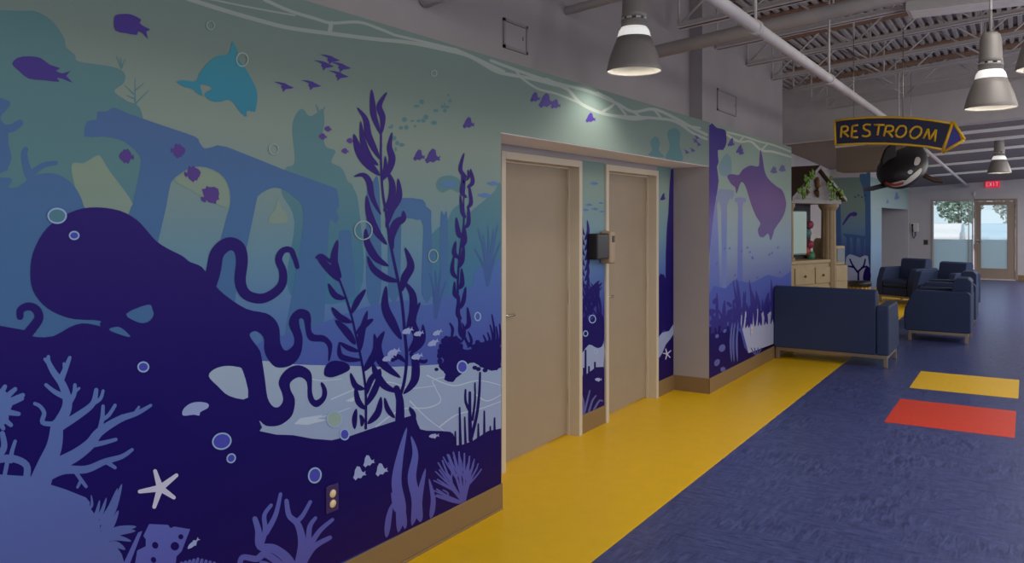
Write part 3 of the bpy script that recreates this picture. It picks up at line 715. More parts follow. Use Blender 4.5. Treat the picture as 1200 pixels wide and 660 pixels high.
    bub(66, 253, 11.5, 9.5, P_far, P_ringm, 2); bub(86, 276, 6.3, 5.4, P_bub, P_ringm); bub(167, 430, 7, 6.5, P_bub, P_ringm); bub(259, 517, 11.6, 10, P_bub, P_ringm, 1.8, -.3); bub(270, 537, 5.4, 6, P_bub, P_ringm, 1.6, .6)
    bub(391, 491, 9.4, 10, P_ringp, P_ringm, 1.5); bub(403, 509, 6, 7, P_bub, P_ringm, 1.6); bub(368, 557, 8, 9.5, P_bub, P_ringm, 1.8, .2); bub(541, 430, 6.6, 7.6, P_bub, P_ringm, 1.6); bub(559, 371, 4, 5.4, None, P_ringm, 1.3)
    bub(425, 270, 11, 11.5, None, P_ringp, 1.5); bub(283, 70, 7.4, 8.6, None, P_ringp, 1.5); bub(246, 30, 5, 5.4, None, P_ringp, 1); bub(320, 175, 6, 6.5, None, P_ringp, 1.2); bub(508, 86, 3.6, 4, None, P_ringp, 1); bub(507, 300, 6, 8, None, P_ringp, 1.2)
mural_left()

# second print on the wall beyond the recess
dm = empty('wall_mural', (0, 0, 0)); tag(dm, 'underwater wall print with a big plum killer whale on the wall past the doors', 'mural')
def mural_whale():
    LW2 = wallproj(XW, clip(YR1, YE, BH, ZT))
    R = dm; A = lambda l: Art(LW2(l))
    b = MB(); x = XW+.0006
    b.add([(x, YR1+.02, BH), (x, YE, BH), (x, YE, ZT), (x, YR1+.02, ZT)], [(0, 1, 2, 3)])
    b.build('backdrop', print_mat('print water far', [(.1, (36, 32, 92)), (.75, (56, 60, 122)), (1.1, (92, 102, 136)), (1.4, (114, 128, 142)), (1.7, (124, 136, 134)), (2.0, (118, 132, 122)), (2.55, (108, 122, 112))]), R, fix=False)
    a = A(1)
    a.stroke([(852, 158), (866, 166), (880, 166), (892, 176), (906, 178), (927, 184)], 2.6).stroke([(852, 155), (872, 160), (890, 166), (906, 170), (927, 178)], 2).stroke([(866, 166), (872, 160)], 2).stroke([(892, 176), (900, 168)], 2)
    a.done('wave_lines', mat('print wave bright', (136, 138, 124), .5, .2), R)
    a = A(1); a.poly([(846, 206), (842, 196), (846, 186), (852, 180), (857, 188), (856, 204)]).poly([(840, 270), (840, 226), (848, 222), (860, 224), (858, 234), (852, 242), (851, 340), (846, 340), (845, 246), (840, 240)], True, 2); a.done('distant_reef', print_mat('print far whale wall', [(1.0, (84, 98, 146)), (1.5, (96, 108, 148)), (1.8, (112, 116, 140)), (2.2, (96, 118, 120))]), R)
    a = A(2); a.poly([(861, 232), (874, 232), (873, 238), (870, 244), (870, 330), (864, 330), (865, 244), (862, 238)], True, 2).poly([(830, 350), (829, 330), (836, 250), (840, 236), (843, 330), (842, 350)], True, 2); a.done('ruin', print_mat('print far pillar', [(1.0, (72, 84, 140)), (1.6, (100, 108, 150)), (1.9, (116, 112, 140))]), R)
    a = A(3); a.poly([(829.3, 147), (840, 150), (849, 152), (851, 158), (851, 168), (847, 176), (841, 176), (842, 190), (840, 196), (842, 212), (839, 232), (836, 252), (831, 300), (829.3, 300)], True, 2)
    a.done('ruin', print_mat('print dark pillar', [(1.2, (70, 72, 134)), (1.6, (90, 80, 132)), (1.9, (66, 52, 108)), (2.5, (48, 38, 96))]), R, 'dark purple broken column')
    a = A(4)
    a.poly([(852, 207), (857, 204), (865.5, 205), (870, 199), (879, 194), (888.5, 195), (889.7, 186), (891, 175.6), (893.4, 184.6), (895.8, 200), (900.6, 210), (910, 218.5), (916.4, 223), (920, 232), (921, 241), (917.6, 253.7), (908, 268), (906, 274), (903, 282), (901, 275.5), (899, 274), (894.6, 278), (889.7, 276.7), (888, 269), (891, 262), (886, 253.7), (880, 239), (876.4, 227), (872.8, 217), (868, 213.7), (863, 227), (861.4, 219.7), (857, 216)], True, 3)
    a.done('whale', print_mat('print whale plum', [(1.55, (84, 72, 112)), (1.85, (92, 68, 108)), (2.15, (76, 60, 104))]), R, 'big plum killer whale')
    for cx, cy, s_ in ((857, 167, 4), (867, 175, 4), (869, 178, 3), (906, 199, 3), (908, 200, 3), (916, 197, 3), (918, 198, 3)): A(4).tmpl(ANG, cx, cy, s_, s_*1.4, .2).done('fish', P_fish, R)
    a = A(4); random.seed(4)
    for k in range(20): a.ell(834+random.random()*88, 285+random.random()*60, .8, 1.6, .5)
    a.done('distant_fish', P_hill, R)
    a = A(2)
    a.poly([(829.3, 345), (836, 335), (850, 338), (860, 328), (880, 332), (900, 322), (915, 326), (927, 318), (927, 408), (829.3, 440)], False); a.done('hill', P_hill, R)
    a = A(3); a.poly([(866, 372), (875, 364), (890, 362), (902, 366), (914, 360), (927, 362), (927, 400), (877, 414)], False); a.done('seabed', mat('print seabed far', (128, 132, 158), .5, .2), R)
    a = A(4)
    a.poly([(829.3, 384), (842, 381), (861, 383), (868, 390), (872, 407), (877, 414), (896, 409), (909, 403), (927, 398), (927, 412), (829.3, 446)], False); a.done('rock', P_dark, R)
    a = A(5); random.seed(8)
    for k in range(26):
        xx = 833 + 92*(k/25); yb = 392 - 16*(k/25); h_ = random.uniform(22, 62)
        a.leaf([(xx, yb), (xx+random.uniform(-4, 4), yb-h_*.5), (xx+random.uniform(-5, 5), yb-h_)], random.uniform(2.4, 4.6))
        if k % 2: a.leaf([(xx, yb-h_*.3), (xx+5, yb-h_*.45), (xx+5, yb-h_*.75)], 2.4)
    for k in range(18): a.ell(832+random.random()*30, 345+random.random()*34, random.uniform(1.5, 4), random.uniform(2, 5), random.random())
    a.done('kelp', print_mat('print kelp whale wall', [(.3, (34, 26, 90)), (.9, (44, 40, 108)), (1.4, (74, 78, 136))]), R)
    a = A(6)
    for cx, cy, rx, ry in ((840, 394, 2, 2.4), (846, 408, 3.6, 4.6), (840, 425, 3, 4.4), (847, 433, 3, 3), (849, 388, 1.6, 2.4)): a.ell(cx, cy, rx, ry, .5)
    for xx in (857, 860, 864): a.leaf([(xx, 424), (xx-1, 400), (xx+1, 378)], 2.2)
    for tx in (880, 884, 888, 892): a.stroke([(886, 420), (tx, 408)], 1.6, 1.2)
    a.done('coral', P_mid, R)
    # socket
mural_whale()

# narrow prints on the back wall of the recess
def mural_pier():
    LB = wallproj(XB, clip(DO[0][1]+CW, DO[1][0]-CW, BH, 2.09))
    R = empty('wall_mural', (0, 0, 0)); tag(R, 'narrow strip of underwater print between the two doors', 'mural')
    A = lambda l: Art(LB(l))
    y0, y1 = DO[0][1]+CW, DO[1][0]-CW
    b = MB(); x = XB+.0006
    b.add([(x, y0, BH), (x, y1, BH), (x, y1, 2.09), (x, y0, 2.09)], [(0, 1, 2, 3)])
    b.build('backdrop', print_mat('print water pier', [(.1, (32, 22, 82)), (.9, (44, 44, 116)), (1.2, (68, 92, 138)), (1.5, (96, 122, 134)), (1.8, (112, 130, 124)), (2.0, (108, 122, 114)), (2.1, (88, 112, 110))], 0, 2.6), R, fix=False)
    for cx, cy, s_ in ((696, 215, 5), (690, 240, 4), (697, 245, 4), (686, 246, 4), (704, 238, 3), (705, 248, 3)): A(1).tmpl(BF, cx, cy, s_, s_*.6, PI, True).done('fish', P_bfish, R)
    a = A(2); random.seed(21)
    for k in range(14):
        yy = 262 + k*6; s_ = 1 if k % 2 else -1
        a.leaf([(685, yy+14), (685+s_*4, yy+4), (685+s_*3, yy-10)], 3.4)
    for k in range(16): a.leaf([(682+random.random()*24, 372), (684+random.random()*20, 350), (682+random.random()*24, 326+random.random()*14)], 2.6)
    a.poly([(680, 380), (686, 370), (692, 376), (700, 368), (707, 372), (707, 402), (700, 408), (690, 404), (680, 414)], True, 3)
    a.poly([(680, 446), (688, 438), (707, 430), (707, 478), (680, 487)], True, 2)
    for xx, yt in ((686, 411), (690, 430), (697, 425), (684, 432)): a.stroke([(xx, 448), (xx, yt)], 2.6, 2.2)
    a.done('rock', P_dark, R)
    a = A(1); a.poly([(680, 412), (688, 403), (696, 402), (707, 394), (707, 434), (680, 450)], True, 2); a.done('seabed', P_bed, R)
    a = A(3)
    for q in ([(682, 486), (684, 474), (682, 464)], [(684, 486), (688, 470), (691, 458)], [(690, 482), (694, 470), (698, 464)], [(696, 480), (702, 470), (706, 470)]): a.stroke(q, 2.6, 1.6)
    a.done('coral', P_mid, R)
    A(3).tmpl(BF, 701, 445, 4, 3.6, 0, True).done('shell', P_lite, R)
    for cx, cy, r_ in ((694, 374, 5), (686, 391, 3.6), (698, 412, 3)): A(4).ring(cx, cy, r_*.85, r_, 1).done('bubble', P_ringm, R)
    R = empty('wall_mural', (0, 0, 0)); tag(R, 'sliver of underwater print on the recess wall right of the second door', 'mural')
    y0 = DO[1][1]+CW
    LB2 = wallproj(XB, clip(y0, YR1, BH, 2.12)); A = lambda l: Art(LB2(l))
    b = MB(); b.add([(x, y0, BH), (x, YR1, BH), (x, YR1, 2.12), (x, y0, 2.12)], [(0, 1, 2, 3)])
    b.build('backdrop', MATS['print water pier'], R, fix=False)
    a = A(1); a.poly([(786, 199), (792, 199), (792, 470), (781, 470), (780, 300), (783, 250)], True, 2); a.done('ruin', P_dark, R, 'dark broken column')
    a = A(2); a.poly([(770, 400), (776, 390), (784, 388), (789, 380), (789, 392), (780, 404), (776, 414), (770, 420)], True, 2); a.done('seabed', P_bed, R)
    a = A(1); a.poly([(770, 418), (780, 408), (790, 396), (791, 470), (770, 470)], True, 2).poly([(770, 330), (778, 322), (782, 340), (784, 380), (776, 388), (770, 396)], True, 2); a.done('rock', P_dark, R)
    A(2).tmpl(ANG, 777, 231, 3, 5, .2).done('fish', P_fish, R)
    a = A(3)
    for t in ((780, 409), (786, 411), (785, 419), (780, 421), (777, 414)): a.stroke([(781.5, 415), t], 1.6, 1)
    a.done('starfish', P_star, R)
mural_pier()

# far prints
def mural_far():
    R = empty('wall_mural', (0, 0, 0)); tag(R, 'underwater print with an eel and ruins on the wall behind the toy castle', 'mural')
    def mk(l):
        return lambda u, v, k=0.0: on_y(u, v, YS) - Vector((0, .001+l*.0006+k*20, 0))
    A = lambda l: Art(mk(l))
    b = MB(); y = YS-.001
    b.add([(-3.6, y, BH), (XF, y, BH), (XF, y, 2.52), (-3.6, y, 2.52)], [(0, 1, 2, 3)])
    b.build('backdrop', print_mat('print water castle', [(.1, (34, 36, 84)), (.8, (44, 56, 104)), (1.2, (64, 88, 128)), (1.5, (82, 106, 126)), (1.9, (96, 112, 106)), (2.52, (92, 108, 102))]), R, fix=False)
    a = A(1); a.poly([(1015, 204), (1020, 204), (1020, 345), (1014, 345), (1014, 240), (1008, 212), (1008, 204)], True, 2).poly([(980, 345), (980, 240), (985, 238), (986, 345)], True, 2); a.poly([(988, 274), (1014, 277), (1013, 281), (1012, 300), (1009, 300), (1008, 281), (1004, 280), (1003, 298), (1000, 298), (999, 280), (996, 279), (996, 296), (992, 296), (992, 279)], True, 2); a.done('ruin', print_mat('print castle ruin', [(.5, (34, 40, 88)), (1.3, (52, 74, 116)), (2.4, (58, 84, 112))]), R)
    a = A(2); a.stroke([(988, 263), (992, 257), (996, 252), (1000, 251)], 2, 4).ell(1001, 251, 3.5, 2.6); a.done('eel', P_fish, R)
    a = A(2)
    for k in range(4): a.tmpl(SWIFT, 1002+k*4, 231-(k % 2)*2, 2, 1.6)
    a.done('fish', P_fish, R)
    a = A(1); a.poly([(992, 301), (1000, 299), (1008, 302), (1017, 300), (1017, 329), (992, 328)], True, 2); a.done('seabed', P_bed, R)
    a = A(3)
    for p in ([(1006, 330), (1006, 318)], [(1006, 320), (1000, 312), (996, 304)], [(1006, 318), (1012, 312), (1014, 304)], [(1000, 313), (994, 312)], [(1010, 314), (1016, 312)]): a.stroke(p, 2.4, 1.6)
    a.poly([(1012, 320), (1016, 312), (1020, 316), (1020, 330), (1012, 330)], True, 2)
    a.done('coral', P_dark, R)
    R = empty('wall_mural', (0, 0, 0)); tag(R, 'pale blue print band over the alcove beside the end wall', 'mural')
    b = MB(); x = XF+.001
    b.add([(x, YS, BH), (x, YA, BH), (x, YA, 1.89), (x, 25.0, 1.89), (x, 25.0, 2.52), (x, YS, 2.52)], [(0, 1, 2, 5), (2, 3, 4, 5)])
    b.build('backdrop', print_mat('print pale lit band', [(.1, (70, 84, 118)), (1.0, (104, 128, 150)), (1.9, (124, 140, 140)), (2.5, (112, 130, 124))]), R, fix=False)  # pale print, with the window light on the pillar side coloured in
    L2 = wallproj(XF)
    a = Art(L2(2)); a.tmpl(ANG, 1051, 230, 3, 5).tmpl(ANG, 1040, 236, 1.6, 3); a.done('fish', P_bfish, R)
mural_far()

# ------------------------------------------------------------------ wall devices
def outlet(u, v, X, label, plate, sock):
    p = on_x(u, v, X); r = empty('wall_outlet', p)
    b = MB(); b.box((.003, -.036, -.058), (.009, .036, .058)); b.build('plate', plate, r, bevel=.003)
    for s in (-1, 1):
        b = MB(); b.lathe([(0, 0), (.0175, 0), (.0165, .004), (0, .004)], 20)
        for q in b.v: q.x, q.y, q.z = q.z+.009, q.x, q.y + s*.0215
        b.build('socket', sock, r)
    tag(r, label, 'outlet')
outlet(388, 584, XW, 'dark plum outlet plate with two cream sockets on the octopus mural', mat('plum plate', (40, 22, 66), .4, .4), mat('cream socket', (176, 158, 126), .4, .4))
outlet(880, 387, XW, 'pale outlet low on the killer whale mural', mat('pale plate', (128, 130, 158), .4, .4), mat('cream socket'  , (176, 158, 126)))
p = on_x(699, 284, XB); r = empty('wall_dispenser', p)
b = MB(); b.box((.0, -.16, -.13), (.09, .05, .07)); b.build('housing', M_black, r, bevel=.012)
b = MB(); b.box((.005, .05, -.17), (.1, .14, .09)); b.build('face_panel', mat('beige panel', (122, 104, 84), .45, .4), r, bevel=.015)
b = MB(); b.box((.1, .075, .0), (.104, .115, .05)); b.build('display', M_black, r)
tag(r, 'black and beige wall dispenser on the print strip between the doors', 'dispenser')

# ------------------------------------------------------------------ end wall: window, door, exit sign, phone, switch
M_glass = None
def glass():
    m = bpy.data.materials.new('clear glass'); m.use_nodes = True; nt = m.node_tree
    nt.nodes.clear(); o = nt.nodes.new('ShaderNodeOutputMaterial'); t = nt.nodes.new('ShaderNodeBsdfTransparent'); g = nt.nodes.new('ShaderNodeBsdfGlossy')
    t.inputs['Color'].default_value = (.88, .95, .97, 1); g.inputs['Roughness'].default_value = .03
    mx = nt.nodes.new('ShaderNodeMixShader'); mx.inputs[0].default_value = .06
    nt.links.new(t.outputs[0], mx.inputs[1]); nt.links.new(g.outputs[0], mx.inputs[2]); nt.links.new(mx.outputs[0], o.inputs['Surface'])
    return m
M_glass = glass()
def film():
    m = bpy.data.materials.new('frosted film'); m.use_nodes = True; nt = m.node_tree
    nt.nodes.clear(); o = nt.nodes.new('ShaderNodeOutputMaterial'); t = nt.nodes.new('ShaderNodeBsdfTranslucent'); d = nt.nodes.new('ShaderNodeBsdfDiffuse')
    t.inputs['Color'].default_value = (.80, .88, .90, 1); d.inputs['Color'].default_value = (.46, .52, .55, 1)
    mx = nt.nodes.new('ShaderNodeMixShader'); mx.inputs[0].default_value = .35
    nt.links.new(t.outputs[0], mx.inputs[1]); nt.links.new(d.outputs[0], mx.inputs[2]); nt.links.new(mx.outputs[0], o.inputs['Surface'])
    return m
M_film = film()
M_frame = mat('window frame grey', (128, 120, 116), .5, .4)
M_odoor = mat('entrance door brown', (104, 90, 80), .5, .4)
r = struct(empty('window_1', ((WX[0]+WX[1])/2, YF, 0))); w = (WX[1]-WX[0])/2
b = MB(); b.box((-w-.05, -.02, 0), (-w, .1, ZW+.06)); b.box((w, -.02, 0), (w+.028, .1, ZW+.06)); b.box((-w, -.02, ZW), (w, .1, ZW+.06)); b.box((-w, -.02, 0), (w, .1, .1)); b.box((w-.09, .0, .1), (w-.07, .08, ZW))
b.build('window_frame', M_frame, r, bevel=.004)
b = MB(); b.box((-w, .04, .1), (w, .048, ZW)); b.build('pane', M_glass, r)
b = MB(); b.box((-w, .036, .1), (w, .039, 1.07)); b.build('frosted_film', M_film, r)
r = struct(empty('door_3', ((DX[0]+DX[1])/2, YF, 0))); w = (DX[1]-DX[0])/2
b = MB(); b.box((w, -.02, 0), (w+.05, .1, ZW+.06)); b.box((-w-.03, -.02, 0), (-w, .1, ZW+.06)); b.box((-w, -.02, ZW), (w, .1, ZW+.06)); b.build('door_frame', M_odoor, r, bevel=.004)
gx0, gx1, gz0, gz1 = -w+.13, w-.19, .30, 2.0
b = MB(); b.box((-w+.005, .02, .02), (gx0, .065, ZW-.01)); b.box((gx1, .02, .02), (w-.005, .065, ZW-.01)); b.box((gx0, .02, .02), (gx1, .065, gz0)); b.box((gx0, .02, gz1), (gx1, .065, ZW-.01))
b.build('leaf', M_odoor, r, bevel=.003)
b = MB(); b.box((gx0, .04, gz0), (gx1, .048, gz1)); b.build('pane', M_glass, r)
b = MB(); b.box((gx0, .036, gz0), (gx1, .039, 1.07)); b.build('frosted_film', M_film, r)
b = MB(); b.box((-w+.03, .005, .96), (-w+.07, .02, 1.08)); b.tube([(-w+.05, .005, 1.02), (-w+.05, -.04, 1.02), (-w+.16, -.045, 1.02)], .012, 8); b.build('handle', M_metal, r)
b = MB(); b.box((-w, -.03, 0), (w, .1, .02)); b.build('threshold', M_white, r)

p = on_y(1163, 216, YF); r = empty('exit_sign', p)
b = MB(); b.box((-.17, -.06, -.095), (.17, 0, .095)); b.build('housing', mat('exit red', (190, 40, 62), .4, .3, emit=.55), r, bevel=.008)
LET = {'E': [[(.9, 0), (0, 0), (0, 1), (.9, 1)], [(0, .5), (.75, .5)]], 'X': [[(0, 0), (1, 1)], [(0, 1), (1, 0)]], 'I': [[(.5, 0), (.5, 1)]], 'T': [[(0, 1), (1, 1)], [(.5, 1), (.5, 0)]]}
for i, ch in enumerate('EXIT'):
    b = MB(); x0 = -.14 + i*.073
    for st in LET[ch]: b.tube([(x0+q[0]*.052, -.062, -.05+q[1]*.1) for q in st], .007, 6)
    b.build('letter', mat('exit letter', (226, 150, 160), .4, .3, emit=.5), r)
tag(r, 'red lit EXIT sign above the glass entrance door', 'exit sign')

p = on_y(1072, 267, YF); r = empty('wall_telephone', p)
b = MB(); b.box((-.1, -.05, -.12), (.1, 0, .13)); b.build('body', M_white, r, bevel=.02)
b = MB(); b.tube([(-.05, -.075, .1), (-.05, -.085, 0), (-.05, -.075, -.1)], [.03, .02, .03], 10); b.build('handset', M_black, r)
b = MB(); b.tube([(.02, -.03, -.12), (.03, -.05, -.2), (-.02, -.05, -.3), (-.05, -.05, -.22), (-.05, -.06, -.1)], .012, 8); b.build('cord', M_black, r)
tag(r, 'white wall telephone with a dark handset left of the window', 'telephone')
p = on_y(1085, 284, YF); r = empty('light_switch', p)
b = MB(); b.box((-.055, -.012, -.07), (.055, 0, .07)); b.build('plate', mat('switch brown', (58, 44, 40), .4, .4), r, bevel=.004)
b = MB(); b.box((-.018, -.02, -.03), (.018, -.012, .03)); b.build('rocker', M_black, r)
tag(r, 'small dark switch plate beside the window frame', 'switch')
p = on_y(1142, 227, YF); b = MB(); b.box((p.x-.03, YF-.04, p.z-.06), (p.x+.03, YF, p.z+.05)); b.tube([(p.x, YF-.012, ZW+.06), (p.x, YF-.012, p.z-.06)], .008, 6); tag(b.build('motion_sensor', M_white, bevel=.01), 'tiny white sensor on the wall between window and EXIT sign', 'sensor')

# ------------------------------------------------------------------ RESTROOM arrow sign
YSG = 8.7
def sg(u, v, dy=0.0): return on_y(u, v, YSG) + Vector((0, dy, 0))
sign = empty('hanging_sign', sg(1050, 155))
tag(sign, 'curved navy arrow sign with gold RESTROOM lettering hanging from the joists', 'sign')
so = Vector(sign.location)
C3 = lambda x, y: (970 + x/6.0, 120 + y/6.0)
top = [(48, 130), (150, 116), (300, 106), (450, 105), (600, 112), (740, 128), (866, 148)]
bot = [(800, 330), (700, 312), (560, 298), (400, 290), (250, 290), (120, 296), (55, 300)]
M_navy = mat('sign navy', (18, 17, 42), .4, .35, noise=.1, scale=60); M_gold = mat('sign gold', (158, 122, 18), .4, .4)
M_blue2 = mat('sign blue', (40, 38, 104), .4, .35, noise=.1, scale=60)
body = [C3(*q) for q in top + bot]
b = MB(); b.prism([sg(*q)-so for q in body], (0, .03, 0)); b.build('board', M_navy, sign)
arrow = [C3(880, 136), C3(962, 262), C3(806, 354)]
b = MB(); b.prism([sg(*q)-so for q in arrow], (0, .035, 0)); b.build('arrow_head', M_blue2, sign)
def gold_line(pts, r, closed=False, name='gold_edge', dy=-.004):
    b = MB(); q = [sg(u, v, dy)-so for u, v in pts]
    if closed:
        for q0, q1 in zip(q, q[1:]+q[:1]): b.tube([q0, q1], r, 8)
        return b.build(name, M_gold, sign)
    if closed: q = q + [q[0]]
    b.tube(q, r, 8)
    return b.build(name, M_gold, sign)
gold_line([C3(*q) for q in top] , .011); gold_line([C3(*q) for q in bot], .011); gold_line([C3(48, 130), C3(55, 300)], .011)
gold_line(arrow, .014, True)
b = MB(); b.prism([sg(*C3(*q), -.006)-so for q in ((884, 140), (918, 178), (962, 260), (938, 262), (912, 196))], (0, .004, 0)); b.build('gold_facet', M_gold, sign)
LT = [[[(98, 172), (92, 248)], [(95, 175), (125, 168), (142, 180), (136, 200), (96, 212)], [(110, 210), (148, 243)]],
      [[(214, 160), (174, 166), (166, 246), (214, 246)], [(170, 206), (206, 202)]],
      [[(302, 160), (270, 156), (250, 172), (262, 192), (290, 204), (296, 226), (272, 240), (242, 234)]],
      [[(324, 158), (400, 160)], [(362, 160), (350, 232)]],
      [[(412, 164), (394, 240)], [(412, 166), (446, 166), (462, 182), (450, 202), (404, 208)], [(424, 206), (456, 246)]],
      [[(540, 168), (506, 168), (480, 204), (486, 238), (516, 244), (544, 222), (552, 190), (540, 168)]],
      [[(648, 176), (612, 174), (580, 208), (584, 244), (616, 252), (648, 228), (660, 198), (648, 176)]],
      [[(672, 256), (706, 186), (716, 262), (762, 192), (752, 276)]]]
for L_ in LT:
    b = MB()
    for st in L_:
        if len(st) < 5 or st[0] == (672, 256):
            for q0, q1 in zip(st, st[1:]): b.tube([sg(*C3(*q0), -.006)-so, sg(*C3(*q1), -.006)-so], .0105, 8)
            continue
        b.tube([sg(*C3(*q), -.006)-so for q in (cr(st, 4) if len(st) > 4 and st[0] != (672, 256) else st)], .0105, 8)
    b.build('letter', M_gold, sign)
for u in (1000, 1058):
    p = sg(u, 140, .015); b = MB(); b.tube([p-so, Vector((p.x, p.y, zj(p.x)+.02))-so], .004, 6); b.build('hanging_wire', M_metal, sign)

# ------------------------------------------------------------------ hanging orca
def make_orca():
    c = at_depth(1057, 198, 9.75); r = empty('hanging_orca', c)
    tag(r, 'hanging black and white toy killer whale under the RESTROOM sign', 'toy whale')
    view = (Vector((0, 0, H)) - c).normalized()
    right = Vector((CT, ST, 0)); upv = Vector((0, 0, 1))
    ax = (view*.9 - right*.22 - upv*.25).normalized()       # snout direction
    side = upv.cross(ax).normalized(); top_ = ax.cross(side).normalized()
    M_ok = mat('orca black', (20, 16, 17), .5, .3); M_ow = mat('orca white', (136, 130, 122), .45, .4); M_or = mat('orca mouth red', (120, 46, 44), .5, .3)
    # body of revolution along ax with a slim tail
    prof = [(.46, 0), (.45, .07), (.42, .13), (.36, .18), (.26, .222), (.12, .25), (-.05, .255), (-.25, .235), (-.5, .19), (-.72, .12), (-.88, .07), (-.98, .045)]
    b = MB(); n = 32; vs = []
    for t, rad in prof:
        off = -.0 if t > -.3 else (t+.3)**2*.25
        for k in range(n):
            a = 2*PI*k/n; vs.append(ax*t + side*math.cos(a)*rad*1.04 + top_*(math.sin(a)*rad*.82 + off))
    fs = []
    for i in range(len(prof)-1):
        for k in range(n): fs.append((i*n+k, i*n+(k+1) % n, (i+1)*n+(k+1) % n, (i+1)*n+k))
    b.add(vs, fs, 0, True); b.f.append([len(vs)-n+k for k in range(n)]); b.mi.append(0); b.sm.append(True)
    bo = b.build('body', M_ok, r)
    def radius(t):
        for (t0, r0), (t1, r1) in zip(prof, prof[1:]):
            if t <= t0 and t >= t1: return r0 + (r1-r0)*(t-t0)/(t1-t0)
        return 0
    def hit(u, v):
        d = ray(u, v); o = Vector((0, 0, H)) - c
        s = 8.6
        while s < 11:
            p = o + d*s; t = p.dot(ax); q = math.hypot(p.dot(side)/1.04, p.dot(top_)/.82)
            if t < .46 and q < radius(t): return p
            s += .003
        return None
    def patch(pts, m, name, lift=.006):
        P = cr(pts, 4, True); cx = sum(p.x for p in P)/len(P); cy = sum(p.y for p in P)/len(P)
        n_ = len(P); vs = []; ok = True
        for kk in range(1, 6):
            for p in P:
                h = hit(cx+(p.x-cx)*kk/5, cy+(p.y-cy)*kk/5)
                if h is None: h = vs[-1] if vs else Vector()
                else: h = h + (h - ax*h.dot(ax)).normalized()*lift*.5 + view*lift
                vs.append(h)
        fs = [tuple(range(n_))]
        for kk in range(4):
            for i in range(n_): fs.append((kk*n_+i, kk*n_+(i+1) % n_, (kk+1)*n_+(i+1) % n_, (kk+1)*n_+i))
        b = MB(); b.add(vs, fs, 0, True); b.build(name, m, r)
    patch([(1071, 191), (1073, 185), (1077, 184.5), (1078.5, 188), (1076, 193), (1072, 194)], M_ow, 'eye_patch')
    patch([(1063.5, 201), (1067, 199), (1069.5, 201), (1067, 204), (1064, 203.5)], mat('orca eye', (120, 118, 122), .2, .5), 'eye')
    patch([(1042, 215), (1052, 216.5), (1060, 213), (1066, 208), (1072, 203), (1078, 197.5), (1080, 199), (1077, 205), (1069, 212), (1060, 217), (1050, 219), (1043, 217.5)], M_ow, 'white_jaw')
    patch([(1038, 213), (1048, 215), (1058, 213), (1057, 216), (1048, 217.5), (1040, 216)], M_or, 'mouth', .012)
    def fin(pts3, th, name, m=M_ok):
        b = MB(); nrm = (pts3[1]-pts3[0]).cross(pts3[2]-pts3[0]).normalized()*th
        b.prism([p - nrm*.5 for p in pts3], nrm); b.build(name, m, r, bevel=th*.3)
    def q(u, v, fw): return at_depth(u, v, fw) - c
    fin([q(1034, 200, 9.58), (q(1032, 188, 9.6)), q(1036, 176, 9.62), q(1044, 168, 9.64), q(1053, 164, 9.66), q(1050, 174, 9.64), q(1050, 184, 9.6), q(1053, 194, 9.58)], .05, 'dorsal_fin')
    fin([q(1041, 214, 9.65), q(1030, 217, 9.6), q(1013, 221.5, 9.55), q(1012, 223.5, 9.55), q(1024, 222.5, 9.6), q(1040, 218.5, 9.65)], .03, 'flipper')
    fin([q(1080, 199, 9.7), q(1086, 205, 9.65), q(1097, 210, 9.6), q(1106, 212, 9.58), q(1105, 214, 9.58), q(1094, 213, 9.6), q(1083, 208, 9.65), q(1079, 205, 9.7)], .03, 'flipper', mat('orca fin brown lit', (58, 40, 28), .5, .3))  # warm light on the black flipper is put in as brown colour
    tl = -ax*.97 + top_*.11
    for s in (-1, 1): fin([tl, tl+side*s*.12-ax*.08, tl+side*s*.3-ax*.2, tl+side*s*.26-ax*.03, tl+side*s*.1+ax*.08], .03, 'tail_fluke')
    for t in (-.1, -.6):
        p = ax*t + top_*.2; b = MB(); b.tube([p, Vector((p.x, p.y, zj(p.x+c.x)+.02-c.z))], .003, 6); b.build('hanging_wire', M_metal, r)
make_orca()

# ------------------------------------------------------------------ pendant lamps
M_lens = mat('lamp lens', (196, 194, 188), .3, .3, emit=.85)
M_shin = mat('shade inside', (140, 135, 126), .5, .3)
def make_lamp():
    r = empty('pendant_lamp'); R0 = .18
    b = MB(); b.lathe([(.178, .0), (.18, .004), (.176, .03), (.158, .1), (.132, .17), (.11, .225), (.107, .225), (.128, .17), (.154, .1), (.171, .03), (.174, .004), (.178, 0)], 40); b.build('shade', M_dkmetal, r, fix=True)
    b = MB(); b.lathe([(.1735, .005), (.17, .03), (.153, .1), (.127, .17), (.106, .224)], 40); b.build('shade_lining', M_shin, r)
    b = MB(); b.lathe([(.11, .225), (.1, .265), (.084, .29), (.082, .29), (.098, .263), (.107, .225)], 40); b.build('lens', M_lens, r)
    b = MB(); b.lathe([(.0, .29), (.084, .29), (.084, .325), (.086, .325), (.086, .338), (.0, .338)], 36); b.build('collar', M_dkmetal, r)
    for k in range(8):
        a = 2*PI*k/8; b = MB(); b.box((-.005, -.016, .335), (.005, .016, .36), M=Matrix.Rotation(a, 4, 'Z') @ Matrix.Translation((.076, 0, 0))); b.build('vent_tab', M_white, r)
    b = MB(); b.lathe([(.0, .352), (.084, .352), (.08, .38), (.074, .52), (.066, .56), (.045, .58), (0, .585)], 36); b.build('ballast_can', M_dkmetal, r)
    b = MB(); b.lathe([(0, .20), (.03, .19), (.045, .15), (.03, .1), (0, .09)], 20); b.build('bulb', mat('bulb', (205, 200, 190), .3, .3, emit=.6), r)
    return r
L0 = make_lamp()
